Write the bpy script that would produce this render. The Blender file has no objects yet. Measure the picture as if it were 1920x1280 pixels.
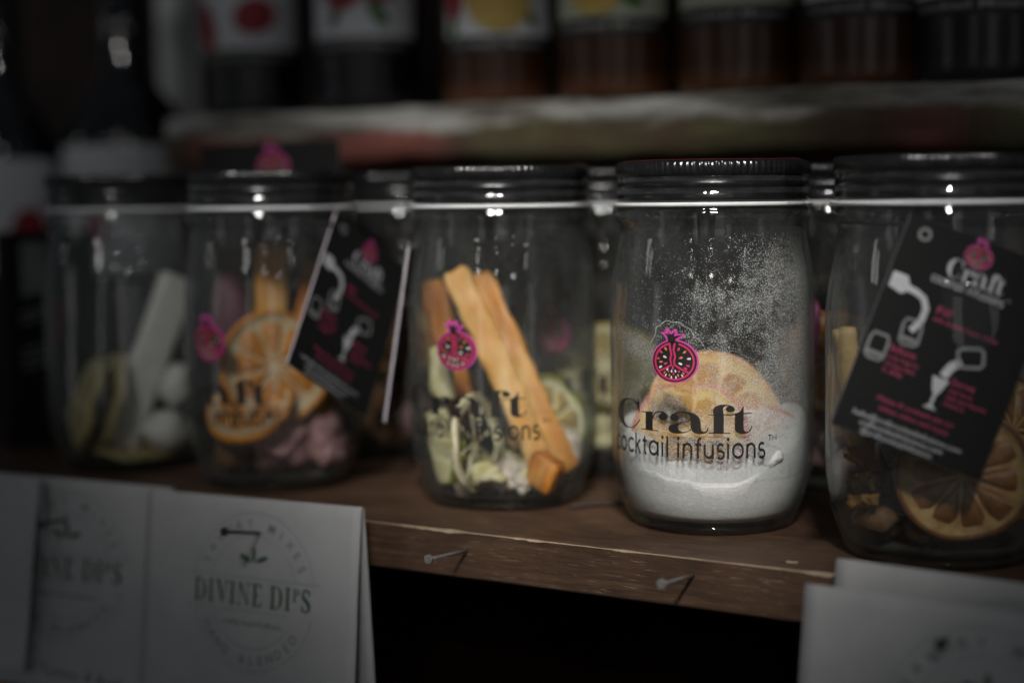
import bpy, bmesh, math, random
from mathutils import Vector, Matrix, Euler, noise

random.seed(7)
SC = bpy.context.scene
COL = SC.collection
PI = math.pi
R = math.radians

# ------------------------------------------------------------------ camera
FPX = 2933.0                       # focal length in pixels of a 1920 px wide frame
PHI, PITCH, ROLL = math.atan(FPX / 4960), math.atan(260 / FPX), R(0.6)
CAM = Vector((0.3232, -0.5466, 0.136))
cF = Vector((-math.sin(PHI) * math.cos(PITCH), math.cos(PHI) * math.cos(PITCH), -math.sin(PITCH)))
cR0 = Vector((math.cos(PHI), math.sin(PHI), 0))
cU0 = cR0.cross(cF)
cR = cR0 * math.cos(ROLL) - cU0 * math.sin(ROLL)
cU = cU0 * math.cos(ROLL) + cR0 * math.sin(ROLL)
cd = bpy.data.cameras.new('camera')
cam = bpy.data.objects.new('camera', cd)
COL.objects.link(cam)
m3 = Matrix((cR, cU, -cF)).transposed()
cam.matrix_world = Matrix.Translation(CAM) @ m3.to_4x4()
cd.sensor_width = 36.0
cd.lens = FPX / 1920 * 36.0
cd.clip_start, cd.clip_end = 0.02, 50
cd.dof.use_dof = True
cd.dof.focus_distance = 0.620
cd.dof.aperture_fstop = 2.6
cd.dof.aperture_blades = 0
SC.camera = cam

# ------------------------------------------------------------------ world and lamps
w = bpy.data.worlds.new('World')
SC.world = w
w.use_nodes = True
bg = w.node_tree.nodes['Background']
bg.inputs[0].default_value = (0.80, 0.90, 1.0, 1)
bg.inputs[1].default_value = 0.041

def aim(o, target):
    o.rotation_euler = (Vector(target) - o.location).to_track_quat('-Z', 'Y').to_euler()

def lamp(name, kind, loc, target, power, color=(1, 0.97, 0.93), **kw):
    d = bpy.data.lights.new(name, kind)
    o = bpy.data.objects.new(name, d)
    COL.objects.link(o)
    o.location = loc
    d.energy = power
    d.color = color
    for k, v in kw.items():
        setattr(d, k, v)
    aim(o, target)
    return o

lamp('falloff_spot', 'SPOT', (0.50, -0.84, 0.84), (0.047, 0.037, 0.072), 150, spot_size=R(10.0), spot_blend=1.0, shadow_soft_size=0.11)  # added narrow spots; their cones make the light fall off towards the corners
lamp('falloff_spot', 'SPOT', (0.20, -0.92, 0.86), (-0.105, 0.070, 0.126), 66, spot_size=R(13.2), spot_blend=1.0, shadow_soft_size=0.11)
# two narrow spots added for glints on the dark bottles at the left
lamp('glint_spot', 'SPOT', (0.30, -1.00, 1.00), (-0.475, 0.22, 0.275), 9, spot_size=R(7.5), spot_blend=0.8, shadow_soft_size=0.035)
lamp('glint_spot', 'SPOT', (-0.10, -1.10, 0.80), (-0.475, 0.22, 0.280), 7, spot_size=R(7.5), spot_blend=0.8, shadow_soft_size=0.035)
# the shop's lit ceiling panels, metres away behind the camera, and its window far to the left
def shop_lamp(az, elev, dist, power, sx, sy, name='ceiling_panel'):
    p = Vector((0.06 + dist * math.cos(R(az)), 0.065 + dist * math.sin(R(az)), 0.13 + dist * math.tan(R(elev))))
    lamp(name, 'AREA', p, (0.0, 0.05, 0.1), power, color=(1.0, 0.98, 0.96), shape='RECTANGLE', size=sx, size_y=sy)
shop_lamp(-66, 22, 4.0, 1.5, 0.26, 0.11)
shop_lamp(-67, 15.5, 5.0, 1.2, 0.20, 0.14)
shop_lamp(-94, 15, 5.0, 1.2, 0.20, 0.14)
shop_lamp(-45, 13.5, 5.0, 1.1, 0.18, 0.16)
shop_lamp(-25, 18, 5.0, 0.5, 0.15, 0.15)
shop_lamp(-150, 12, 5.0, 1.2, 0.30, 0.5, 'streak_panel')
# tall area panels added at eye height behind the camera, for streaks in glass
shop_lamp(-57, -1, 5.0, 2.0, 0.90, 1.7, 'streak_panel')
shop_lamp(-88, 0, 5.0, 1.2, 0.45, 1.7, 'streak_panel')
shop_lamp(-20, 0, 5.0, 1.0, 0.60, 1.6, 'streak_panel')
shop_lamp(-135, -1, 5.0, 1.4, 0.60, 1.6, 'streak_panel')

SC.view_settings.view_transform = 'Standard'
SC.view_settings.look = 'None'
SC.view_settings.exposure = 0.0
SC.view_settings.gamma = 1.0
SC.render.engine = 'CYCLES'
cy = SC.cycles
cy.use_denoising = True
cy.use_adaptive_sampling = True
cy.adaptive_threshold = 0.015
cy.max_bounces = 8
cy.diffuse_bounces = 2
cy.glossy_bounces = 3
cy.transmission_bounces = 8
cy.transparent_max_bounces = 48
cy.caustics_reflective = False
cy.caustics_refractive = False
cy.blur_glossy = 0.5
cy.sample_clamp_indirect = 4.0

# ------------------------------------------------------------------ material helpers
MATS = {}

def nt(name):
    m = bpy.data.materials.new(name)
    m.use_nodes = True
    t = m.node_tree
    t.nodes.clear()
    out = t.nodes.new('ShaderNodeOutputMaterial')
    return m, t, out

class G:
    """tiny node helper"""
    def __init__(s, t): s.t = t
    def n(s, kind, **kw):
        x = s.t.nodes.new(kind)
        for k, v in kw.items():
            setattr(x, k, v)
        return x
    def l(s, a, b): s.t.links.new(a, b)
    def math(s, op, a, b=None, clamp=False):
        x = s.n('ShaderNodeMath', operation=op)
        x.use_clamp = clamp
        for i, v in enumerate((a, b)):
            if v is None: continue
            if isinstance(v, (int, float)): x.inputs[i].default_value = v
            else: s.l(v, x.inputs[i])
        return x.outputs[0]
    def noise(s, vec, scale, detail=4, rough=0.6):
        x = s.n('ShaderNodeTexNoise')
        x.inputs['Scale'].default_value = scale
        x.inputs['Detail'].default_value = detail
        x.inputs['Roughness'].default_value = rough
        if vec is not None: s.l(vec, x.inputs['Vector'])
        return x.outputs['Fac']
    def mapping(s, vec, scale=(1, 1, 1), loc=(0, 0, 0)):
        x = s.n('ShaderNodeMapping')
        x.inputs['Scale'].default_value = scale
        x.inputs['Location'].default_value = loc
        s.l(vec, x.inputs['Vector'])
        return x.outputs[0]
    def ramp(s, fac, stops, interp='LINEAR'):
        x = s.n('ShaderNodeValToRGB')
        x.color_ramp.interpolation = interp
        e = x.color_ramp.elements
        while len(e) < len(stops): e.new(0.5)
        for i, (p, c) in enumerate(stops):
            e[i].position = p
            e[i].color = (c, c, c, 1) if isinstance(c, (int, float)) else (*c, 1)
        s.l(fac, x.inputs[0])
        return x.outputs[0]
    def mix(s, fac, a, b):
        x = s.n('ShaderNodeMix', data_type='RGBA')
        for sock, v in ((x.inputs[0], fac), (x.inputs[6], a), (x.inputs[7], b)):
            if isinstance(v, (int, float)): sock.default_value = v
            elif isinstance(v, tuple): sock.default_value = (*v, 1)
            else: s.l(v, sock)
        return x.outputs[2]
    def bump(s, h, strength=0.3, dist=0.001):
        x = s.n('ShaderNodeBump')
        x.inputs['Strength'].default_value = strength
        x.inputs['Distance'].default_value = dist
        s.l(h, x.inputs['Height'])
        return x.outputs[0]

def plain(name, c1, c2=None, scale=150, rough=0.6, bump=0.0, bscale=None, sss=0.0, spec=0.5, coat=0.0,
          speck=None, speck_scale=1800, metallic=0.0, rad=0.004, lo=0.35, hi=0.65):
    if name in MATS: return MATS[name]
    m, t, out = nt(name)
    g = G(t)
    p = g.n('ShaderNodeBsdfPrincipled')
    co = g.n('ShaderNodeTexCoord').outputs['Object']
    nz = g.noise(co, scale)
    col = g.mix(g.ramp(nz, [(lo, 0), (hi, 1)]), c1, c2 or tuple(x * 0.8 for x in c1))
    if speck:
        amount, sc = speck
        v = g.noise(co, speck_scale, 1, 0.5)
        big = g.noise(co, 120, 2)
        fac = g.math('MULTIPLY', g.ramp(v, [(0.62 - amount, 0), (0.68 - amount, 1)]), g.ramp(big, [(0.3, 0.3), (0.6, 1)]))
        col = g.mix(fac, col, sc)
    g.l(col, p.inputs['Base Color'])
    p.inputs['Roughness'].default_value = rough
    p.inputs['Specular IOR Level'].default_value = spec
    p.inputs['Metallic'].default_value = metallic
    p.inputs['Coat Weight'].default_value = coat
    if sss:
        p.inputs['Subsurface Weight'].default_value = sss
        p.inputs['Subsurface Radius'].default_value = (rad, rad * 0.6, rad * 0.3)
        p.inputs['Subsurface Scale'].default_value = 1.0
    if bump:
        g.l(g.bump(g.noise(co, bscale or scale * 2, 5), bump), p.inputs['Normal'])
    g.l(p.outputs[0], out.inputs[0])
    MATS[name] = m
    return m

def glass_mat(name, tint_c=(0.975, 0.98, 0.975), edge_c=(0.30, 0.34, 0.32), rough=0.015, power=3.0, edge_haze=0.0, bumpy=0.15):
    """thin clear glass wall: Fresnel reflection over a tinted see-through body, darker where the wall is seen edge-on (longer path)"""
    m, t, out = nt(name)
    g = G(t)
    co = g.n('ShaderNodeTexCoord').outputs['Object']
    lw = g.n('ShaderNodeLayerWeight')
    lw.inputs[0].default_value = 0.5
    fc = lw.outputs['Facing']
    fres = g.math('ADD', g.math('MULTIPLY', g.math('POWER', fc, 5.0), 0.75), 0.045)
    col = g.mix(g.math('POWER', fc, power), tint_c, edge_c)
    tr = g.n('ShaderNodeBsdfTransparent')
    g.l(col, tr.inputs[0])
    gl = g.n('ShaderNodeBsdfGlossy')
    gl.inputs['Roughness'].default_value = rough
    gl.inputs['Color'].default_value = (1, 1, 1, 1)
    bn = g.bump(g.noise(g.mapping(co, (1, 1, 0.45)), 38, 3, 0.5), bumpy, 0.004)
    g.l(bn, gl.inputs['Normal'])
    mx = g.n('ShaderNodeMixShader')
    g.l(fres, mx.inputs[0]); g.l(tr.outputs[0], mx.inputs[1]); g.l(gl.outputs[0], mx.inputs[2])
    sh = mx.outputs[0]
    if edge_haze:
        # painted haze and edge brightness of the glass: pale diffuse, denser at grazing angles
        df = g.n('ShaderNodeBsdfDiffuse')
        df.inputs[0].default_value = (0.74, 0.78, 0.75, 1)
        s1 = g.ramp(g.noise(g.mapping(co, (1, 1, 0.22)), 70, 5), [(0.35, 0.25), (0.75, 1)])
        s2 = g.ramp(g.noise(co, 900, 2), [(0.40, 0.35), (0.7, 1)])
        film = g.math('ADD', g.math('MULTIPLY', g.math('POWER', fc, 3.0), edge_haze), edge_haze * 0.09)
        m2 = g.n('ShaderNodeMixShader')
        g.l(g.math('MULTIPLY', g.math('MULTIPLY', s1, s2), film), m2.inputs[0])
        g.l(sh, m2.inputs[1]); g.l(df.outputs[0], m2.inputs[2])
        sh = m2.outputs[0]
    g.l(sh, out.inputs[0])
    return m

M_GLASS = glass_mat('jar_glass', edge_haze=0.40)
M_BASE = glass_mat('thick_glass', (0.93, 0.95, 0.93), (0.20, 0.26, 0.23), rough=0.04, power=3.0, bumpy=0.3)

M_LID = plain('black_lid', (0.008, 0.008, 0.009), (0.011, 0.011, 0.012), rough=0.2, spec=0.5, bump=0.05, bscale=500)
M_LIDTOP = plain('lid_top', (0.10, 0.012, 0.018), (0.07, 0.01, 0.014), rough=0.4)
M_LIDTOP_B = plain('lid_top_black', (0.012, 0.012, 0.014), (0.016, 0.016, 0.017), rough=0.35)
M_SEAL = plain('white_seal', (0.78, 0.79, 0.80), (0.70, 0.71, 0.72), rough=0.45)
M_INK = plain('black_ink', (0.012, 0.010, 0.009), (0.016, 0.013, 0.011), rough=0.5)
M_MAG = plain('magenta_ink', (0.62, 0.07, 0.36), (0.56, 0.06, 0.32), rough=0.5)
M_CRIM = plain('crimson_ink', (0.55, 0.03, 0.12), (0.5, 0.03, 0.11), rough=0.5)
M_SEEDW = plain('white_ink', (0.75, 0.77, 0.78), rough=0.5)
M_SEEDO = plain('orange_ink', (0.70, 0.22, 0.07), rough=0.5)
M_PINK = plain('pink_ink', (0.62, 0.05, 0.17), (0.55, 0.05, 0.15), rough=0.5)
M_GREYINK = plain('grey_ink', (0.22, 0.23, 0.23), rough=0.5)
M_TAG = plain('black_card', (0.010, 0.011, 0.011), (0.012, 0.012, 0.012), rough=0.7, spec=0.15)
M_TAGWHITE = plain('tag_white_ink', (0.52, 0.53, 0.55), rough=0.6)  # white ink darkened: dimmer light on the tags is put into its colour
M_TAGPINK = plain('tag_pink_ink', (0.46, 0.045, 0.13), rough=0.6)  # pink ink with the same dimming put into its colour
M_TAGEDGE = plain('card_edge', (0.42, 0.38, 0.42), (0.36, 0.33, 0.36), rough=0.8)
M_CORD = plain('black_cord', (0.02, 0.02, 0.02), rough=0.8)
M_PAPER = plain('white_paper', (0.42, 0.42, 0.425), (0.38, 0.38, 0.385), scale=60, rough=0.75, bump=0.06, bscale=700)
M_GREENINK = plain('green_ink', (0.035, 0.085, 0.04), (0.05, 0.11, 0.05), rough=0.6)
M_GREYGREEN = plain('faded_green_ink', (0.30, 0.34, 0.33), (0.36, 0.39, 0.385), rough=0.6)
M_NAIL = plain('nail_steel', (0.40, 0.39, 0.39), (0.22, 0.20, 0.19), scale=900, rough=0.35, metallic=0.35)
M_NAILDARK = plain('dark_nail', (0.035, 0.035, 0.032), (0.06, 0.055, 0.05), scale=900, rough=0.4, metallic=0.6)
M_TAPE = glass_mat('clear_tape', (0.86, 0.86, 0.86), (0.6, 0.6, 0.6), rough=0.18, power=2, bumpy=0.6)
M_BOTTLE = {}

# ---- worn brown shelf wood
def wood(name, dark, mid, light, scratch=(0.32, 0.24, 0.17), rough=0.5, grain=1.0, scr=1.0):
    m, t, out = nt(name)
    g = G(t)
    p = g.n('ShaderNodeBsdfPrincipled')
    co = g.n('ShaderNodeTexCoord').outputs['Object']
    v1 = g.mapping(co, (5, 60, 90))
    n1 = g.noise(v1, 3.2 * grain, 8, 0.65)
    v2 = g.mapping(co, (16, 260, 300))
    n2 = g.noise(v2, 3.0, 6, 0.7)
    base = g.ramp(n1, [(0.28, dark), (0.5, mid), (0.75, light)])
    base = g.mix(g.ramp(n2, [(0.36, 0.85), (0.58, 0.0)]), base, tuple(c * 0.4 for c in dark))
    blotch = g.noise(co, 14, 4)
    base = g.mix(g.ramp(blotch, [(0.35, 0.0), (0.7, 0.45)]), base, tuple(c * 1.35 for c in light))
    # fine pale scratches along the grain
    v3 = g.mapping(co, (90, 1600, 1500))
    n3 = g.noise(v3, 1.0, 3, 0.7)
    area = g.noise(co, 28, 3)
    sc_ = g.math('MULTIPLY', g.ramp(n3, [(0.60, 0), (0.68, 1)]), g.ramp(area, [(0.40, 0), (0.60, 0.9 * scr)]))
    base = g.mix(sc_, base, scratch)
    g.l(base, p.inputs['Base Color'])
    p.inputs['Specular IOR Level'].default_value = 0.45
    g.l(g.ramp(n2, [(0.3, rough + 0.15), (0.7, rough)]), p.inputs['Roughness'])
    h = g.math('ADD', g.math('MULTIPLY', n2, 0.6), g.math('MULTIPLY', sc_, 0.5))
    g.l(g.bump(h, 0.28, 0.0012), p.inputs['Normal'])
    g.l(p.outputs[0], out.inputs[0])
    return m

M_WOOD = wood('brown_shelf_wood', (0.018, 0.0085, 0.005), (0.066, 0.033, 0.0185), (0.140, 0.078, 0.045))
M_RAW = wood('raw_wood', (0.22, 0.14, 0.085), (0.42, 0.31, 0.21), (0.55, 0.44, 0.32), scratch=(0.6, 0.5, 0.4))
M_DARKWOOD = wood('dark_back_wood', (0.025, 0.015, 0.012), (0.05, 0.03, 0.022), (0.075, 0.045, 0.033), scratch=(0.05, 0.03, 0.02), rough=0.7)

def weathered():
    m, t, out = nt('weathered_board')
    g = G(t)
    p = g.n('ShaderNodeBsdfPrincipled')
    co = g.n('ShaderNodeTexCoord').outputs['Object']
    streak = g.noise(g.mapping(co, (6, 40, 42)), 2.2, 6, 0.62)
    grey = g.ramp(streak, [(0.38, (0.13, 0.11, 0.085)), (0.5, (0.40, 0.38, 0.33)), (0.60, (0.72, 0.71, 0.66))])
    patchn = g.noise(g.mapping(co, (9, 9, 16)), 1.3, 4, 0.6)
    under = g.ramp(g.noise(g.mapping(co, (6.5, 3, 3), (0.42, 0, 0)), 1.0, 2, 0.5),
                   [(0.36, (0.16, 0.09, 0.06)), (0.46, (0.20, 0.19, 0.09)), (0.52, (0.16, 0.10, 0.07)), (0.60, (0.38, 0.13, 0.10))])
    under = g.mix(g.ramp(streak, [(0.3, 0.6), (0.6, 0.0)]), under, (0.04, 0.025, 0.018))
    sep = g.n('ShaderNodeSeparateXYZ'); g.l(co, sep.inputs[0])
    # paint worn off the lower half of the front face
    zz = g.math('ADD', g.math('MULTIPLY', sep.outputs[2], -55.0), g.math('MULTIPLY', patchn, 1.6))
    fac = g.ramp(zz, [(0.58, 0), (0.80, 1)])
    g.l(g.mix(fac, grey, under), p.inputs['Base Color'])
    p.inputs['Roughness'].default_value = 0.85
    g.l(g.bump(streak, 0.6, 0.003), p.inputs['Normal'])
    g.l(p.outputs[0], out.inputs[0])
    return m
M_WEATHER = weathered()

# ------------------------------------------------------------------ mesh helpers
def mesh_obj(name, verts, faces, mats, parent=None, smooth=False, fmat=None, auto=None):
    me = bpy.data.meshes.new(name)
    me.from_pydata([tuple(v) for v in verts], [], faces)
    return link(name, me, mats, parent, smooth, fmat)

def link(name, me, mats, parent=None, smooth=False, fmat=None):
    if not isinstance(mats, (list, tuple)): mats = [mats]
    if not me.materials:
        for m_ in mats: me.materials.append(m_)
    if smooth:
        me.polygons.foreach_set('use_smooth', [True] * len(me.polygons))
    if fmat: me.polygons.foreach_set('material_index', fmat)
    me.update()
    o = bpy.data.objects.new(name, me)
    COL.objects.link(o)
    if parent: o.parent = parent
    return o

def inst(name, me, parent=None):
    o = bpy.data.objects.new(name, me)
    COL.objects.link(o)
    if parent: o.parent = parent
    return o

def tag(o, label, cat, group=None, kind=None):
    if label: o['label'] = label
    if cat: o['category'] = cat
    if group: o['group'] = group
    if kind: o['kind'] = kind
    return o

def empty(name, mat=None):
    o = bpy.data.objects.new(name, None)
    o.empty_display_size = 0.01
    COL.objects.link(o)
    if mat is not None: o.matrix_world = mat
    return o

def lathe(profile, seg=96, a0=0.0, a1=2 * PI, rmod=None):
    """profile [(r,z)...] turned about Z"""
    full = abs(a1 - a0 - 2 * PI) < 1e-6
    n = seg if full else seg + 1
    V, F_ = [], []
    for i in range(n):
        a = a0 + (a1 - a0) * i / seg
        for k, (r_, z_) in enumerate(profile):
            rr = r_ + (rmod(a, k, z_) if rmod else 0)
            V.append((rr * math.cos(a), rr * math.sin(a), z_))
    m_ = len(profile)
    for i in range(seg):
        j = (i + 1) % n
        for k in range(m_ - 1):
            F_.append((i * m_ + k, j * m_ + k, j * m_ + k + 1, i * m_ + k + 1))
    return V, F_

def tube(path, rad, seg=8, caps=True):
    V, F_ = [], []
    n = len(path)
    P = [Vector(p) for p in path]
    up = Vector((0, 0, 1))
    for i, p in enumerate(P):
        d = (P[min(i + 1, n - 1)] - P[max(i - 1, 0)]).normalized()
        s = d.cross(up if abs(d.z) < 0.95 else Vector((1, 0, 0))).normalized()
        u = s.cross(d)
        r_ = rad(i / (n - 1)) if callable(rad) else rad
        for k in range(seg):
            a = 2 * PI * k / seg
            V.append(p + (s * math.cos(a) + u * math.sin(a)) * r_)
    for i in range(n - 1):
        for k in range(seg):
            k2 = (k + 1) % seg
            F_.append((i * seg + k, i * seg + k2, (i + 1) * seg + k2, (i + 1) * seg + k))
    if caps:
        F_.append(tuple(range(seg))[::-1])
        F_.append(tuple((n - 1) * seg + k for k in range(seg)))
    return V, F_

def box_v(x0, x1, y0, y1, z0, z1):
    V = [(x0, y0, z0), (x1, y0, z0), (x1, y1, z0), (x0, y1, z0), (x0, y0, z1), (x1, y0, z1), (x1, y1, z1), (x0, y1, z1)]
    return V, [(3, 2, 1, 0), (4, 5, 6, 7), (0, 1, 5, 4), (1, 2, 6, 5), (2, 3, 7, 6), (3, 0, 4, 7)]

def rounded_box(sx, sy, sz, bev, cuts=(1, 1, 1), jitter=0.0, seed=0, twist=0.0, bend=0.0):
    bm = bmesh.new()
    bmesh.ops.create_cube(bm, size=1.0)
    bmesh.ops.scale(bm, vec=(sx, sy, sz), verts=bm.verts)
    bmesh.ops.bevel(bm, geom=list(bm.edges), offset=bev, segments=3, profile=0.6, affect='EDGES')
    if max(cuts) > 1:
        for ax in range(3):
            s = (sx, sy, sz)[ax]
            for i in range(1, cuts[ax]):
                co = Vector((0, 0, 0)); co[ax] = -s / 2 + s * i / cuts[ax]
                no = Vector((0, 0, 0)); no[ax] = 1
                bmesh.ops.bisect_plane(bm, geom=list(bm.verts) + list(bm.edges) + list(bm.faces), plane_co=co, plane_no=no)
    off = Vector((seed * 3.7, seed * 1.3, seed * 2.1))
    for v in bm.verts:
        if jitter:
            v.co += noise.noise_vector(v.co * (0.9 / max(min(sx, sy, sz), 1e-4)) + off) * jitter
            v.co += noise.noise_vector(v.co * (2.6 / max(min(sx, sy, sz), 1e-4)) + off) * jitter * 0.35
        L = max(sx, sy, sz)
        tcoord = v.co.z / L
        if twist:
            a = twist * tcoord
            x, y = v.co.x, v.co.y
            v.co.x = x * math.cos(a) - y * math.sin(a)
            v.co.y = x * math.sin(a) + y * math.cos(a)
        if bend:
            v.co.y += bend * (tcoord * 2) ** 2
    me = bpy.data.meshes.new('m')
    bm.to_mesh(me); bm.free()
    return me

def lump_mesh(size, seed, sub=3, amp=0.25, freq=1.6, facet=0.0):
    bm = bmesh.new()
    bmesh.ops.create_icosphere(bm, subdivisions=sub, radius=1.0)
    off = Vector((seed * 5.1, seed * 2.7, seed * 9.3))
    for v in bm.verts:
        d = v.co.normalized()
        r_ = 1 + amp * noise.noise(d * freq + off) + amp * 0.45 * noise.noise(d * freq * 2.7 + off) + amp * 0.2 * noise.noise(d * freq * 7 + off)
        if facet:
            r_ -= facet * noise.voronoi(d * 1.7 + off)[0][0]
        v.co = Vector((d.x * size[0], d.y * size[1], d.z * size[2])) * r_
    me = bpy.data.meshes.new('m')
    bm.to_mesh(me); bm.free()
    return me

# ---- flat artwork: closed outlines -> filled triangles, ribbons, then laid flat or wrapped on a cylinder
def ribbon(pts, width, closed=False):
    P = [Vector(p) for p in pts]
    n = len(P)
    V, F_ = [], []
    for i, p in enumerate(P):
        a = P[(i - 1) % n] if (closed or i > 0) else p
        b_ = P[(i + 1) % n] if (closed or i < n - 1) else p
        d = (b_ - a)
        d = d.normalized() if d.length > 1e-9 else Vector((1, 0))
        nrm = Vector((-d.y, d.x)) * (width / 2)
        V += [p + nrm, p - nrm]
    for i in range(n if closed else n - 1):
        j = (i + 1) % n
        F_.append((2 * i, 2 * i + 1, 2 * j + 1, 2 * j))
    return V, F_

def arc(cx, cy_, rx, ry, a0, a1, n=20):
    return [(cx + rx * math.cos(R(a0 + (a1 - a0) * i / n)), cy_ + ry * math.sin(R(a0 + (a1 - a0) * i / n))) for i in range(n + 1)]

def ellipse(cx, cy_, rx, ry, rot=0.0, n=24, drop=0.0):
    out_ = []
    for i in range(n):
        a = 2 * PI * i / n
        x, y = rx * math.cos(a) * (1 - drop * math.sin(a)), ry * math.sin(a)
        out_.append((cx + x * math.cos(rot) - y * math.sin(rot), cy_ + x * math.sin(rot) + y * math.cos(rot)))
    return out_

def smooth_poly(pts, sharp=50, sub=3):
    P = [Vector(p) for p in pts]
    n = len(P)
    T = []
    for i in range(n):
        a, b_ = P[i] - P[i - 1], P[(i + 1) % n] - P[i]
        ang = a.angle(b_, 0) if a.length > 1e-9 and b_.length > 1e-9 else 0
        T.append(None if ang > R(sharp) else (P[(i + 1) % n] - P[i - 1]) / 2)
    out_ = []
    for i in range(n):
        j = (i + 1) % n
        p0, p1 = P[i], P[j]
        L = (p1 - p0).length
        def lim(tv):
            return (p1 - p0) if tv is None else (tv if tv.length < L * 1.4 else tv.normalized() * L * 1.4)
        m0, m1 = lim(T[i]), lim(T[j])
        k = sub if (T[i] is not None or T[j] is not None) else 1
        for s in range(k):
            u = s / k
            out_.append((2 * u ** 3 - 3 * u ** 2 + 1) * p0 + (u ** 3 - 2 * u ** 2 + u) * m0 + (-2 * u ** 3 + 3 * u ** 2) * p1 + (u ** 3 - u ** 2) * m1)
    return [tuple(p) for p in out_]

def fill(poly):
    """triangulate one closed outline"""
    from mathutils.geometry import tessellate_polygon
    tri = tessellate_polygon([[Vector((p[0], p[1], 0)) for p in poly]])
    return [Vector(p) for p in poly], [tuple(f) for f in tri]

class Art:
    """collects 2-D faces; build() lays them on a flat card or wraps them on a cylinder"""
    def __init__(s): s.V, s.F = [], []
    def add(s, vf):
        o = len(s.V)
        s.V += [Vector((v[0], v[1])) for v in vf[0]]
        s.F += [tuple(i + o for i in f) for f in vf[1]]
        return s
    def poly(s, pts): return s.add(fill(pts))
    def line(s, pts, wd, closed=False): return s.add(ribbon(pts, wd, closed))
    def xf(s, fn):
        s.V = [Vector(fn(v)) for v in s.V]
        return s
    def build(s, name, material, parent, to3d, slice_x=None):
        bm = bmesh.new()
        vs = [bm.verts.new((v.x, v.y, 0)) for v in s.V]
        for f in s.F:
            try: bm.faces.new([vs[i] for i in f])
            except ValueError: pass
        if slice_x:
            xs = [v.x for v in s.V]
            x = math.floor(min(xs) / slice_x) * slice_x
            while x < max(xs):
                bmesh.ops.bisect_plane(bm, geom=list(bm.verts) + list(bm.edges) + list(bm.faces), plane_co=(x, 0, 0), plane_no=(1, 0, 0))
                x += slice_x
        for v in bm.verts:
            v.co = to3d(v.co.x, v.co.y)
        bmesh.ops.recalc_face_normals(bm, faces=bm.faces)
        me = bpy.data.meshes.new(name)
        bm.to_mesh(me); bm.free()
        return link(name, me, material, parent)

FONT_CACHE = {}
def text_art(txt, height=1.0, bold=0.0, shear=0.0):
    """built-in vector font, normalised so that a capital is `height` tall, starting at x=0"""
    key = (txt, bold, shear)
    if key not in FONT_CACHE:
        c = bpy.data.curves.new('text', 'FONT')
        c.body = txt
        c.size = 1.0
        c.offset = bold
        c.shear = shear
        c.resolution_u = 3
        o = bpy.data.objects.new('text', c)
        COL.objects.link(o)
        dg = bpy.context.evaluated_depsgraph_get()
        me = bpy.data.meshes.new_from_object(o.evaluated_get(dg))
        V = [Vector((v.co.x, v.co.y)) for v in me.vertices]
        F_ = [tuple(p.vertices) for p in me.polygons]
        bpy.data.objects.remove(o); bpy.data.curves.remove(c); bpy.data.meshes.remove(me)
        if V:
            x0 = min(v.x for v in V)
            V = [Vector((v.x - x0, v.y)) for v in V]
        FONT_CACHE[key] = (V, F_)
    V, F_ = FONT_CACHE[key]
    k = height / 0.73
    return [v * k for v in V], F_

def text_fit(art, txt, x0, x1, y, height, bold=0.0, shear=0.0):
    V, F_ = text_art(txt, height, bold, shear)
    wd = max(v.x for v in V)
    k = (x1 - x0) / wd
    art.add(([Vector((x0 + v.x * k, y + v.y)) for v in V], F_))

def text_arc(art, txt, cx, cy_, rx, ry, a0, a1, height, inward=False, bold=0.0):
    n = len(txt)
    for i, ch in enumerate(txt):
        if ch == ' ': continue
        a = R(a0 + (a1 - a0) * i / (n - 1))
        V, F_ = text_art(ch, height, bold)
        wd = max(v.x for v in V)
        rot = a - PI / 2 if not inward else a + PI / 2
        px, py = cx + rx * math.cos(a), cy_ + ry * math.sin(a)
        W = []
        for v in V:
            x, y = v.x - wd / 2, v.y - height / 2
            W.append(Vector((px + x * math.cos(rot) - y * math.sin(rot), py + x * math.sin(rot) + y * math.cos(rot))))
        art.add((W, F_))

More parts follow.
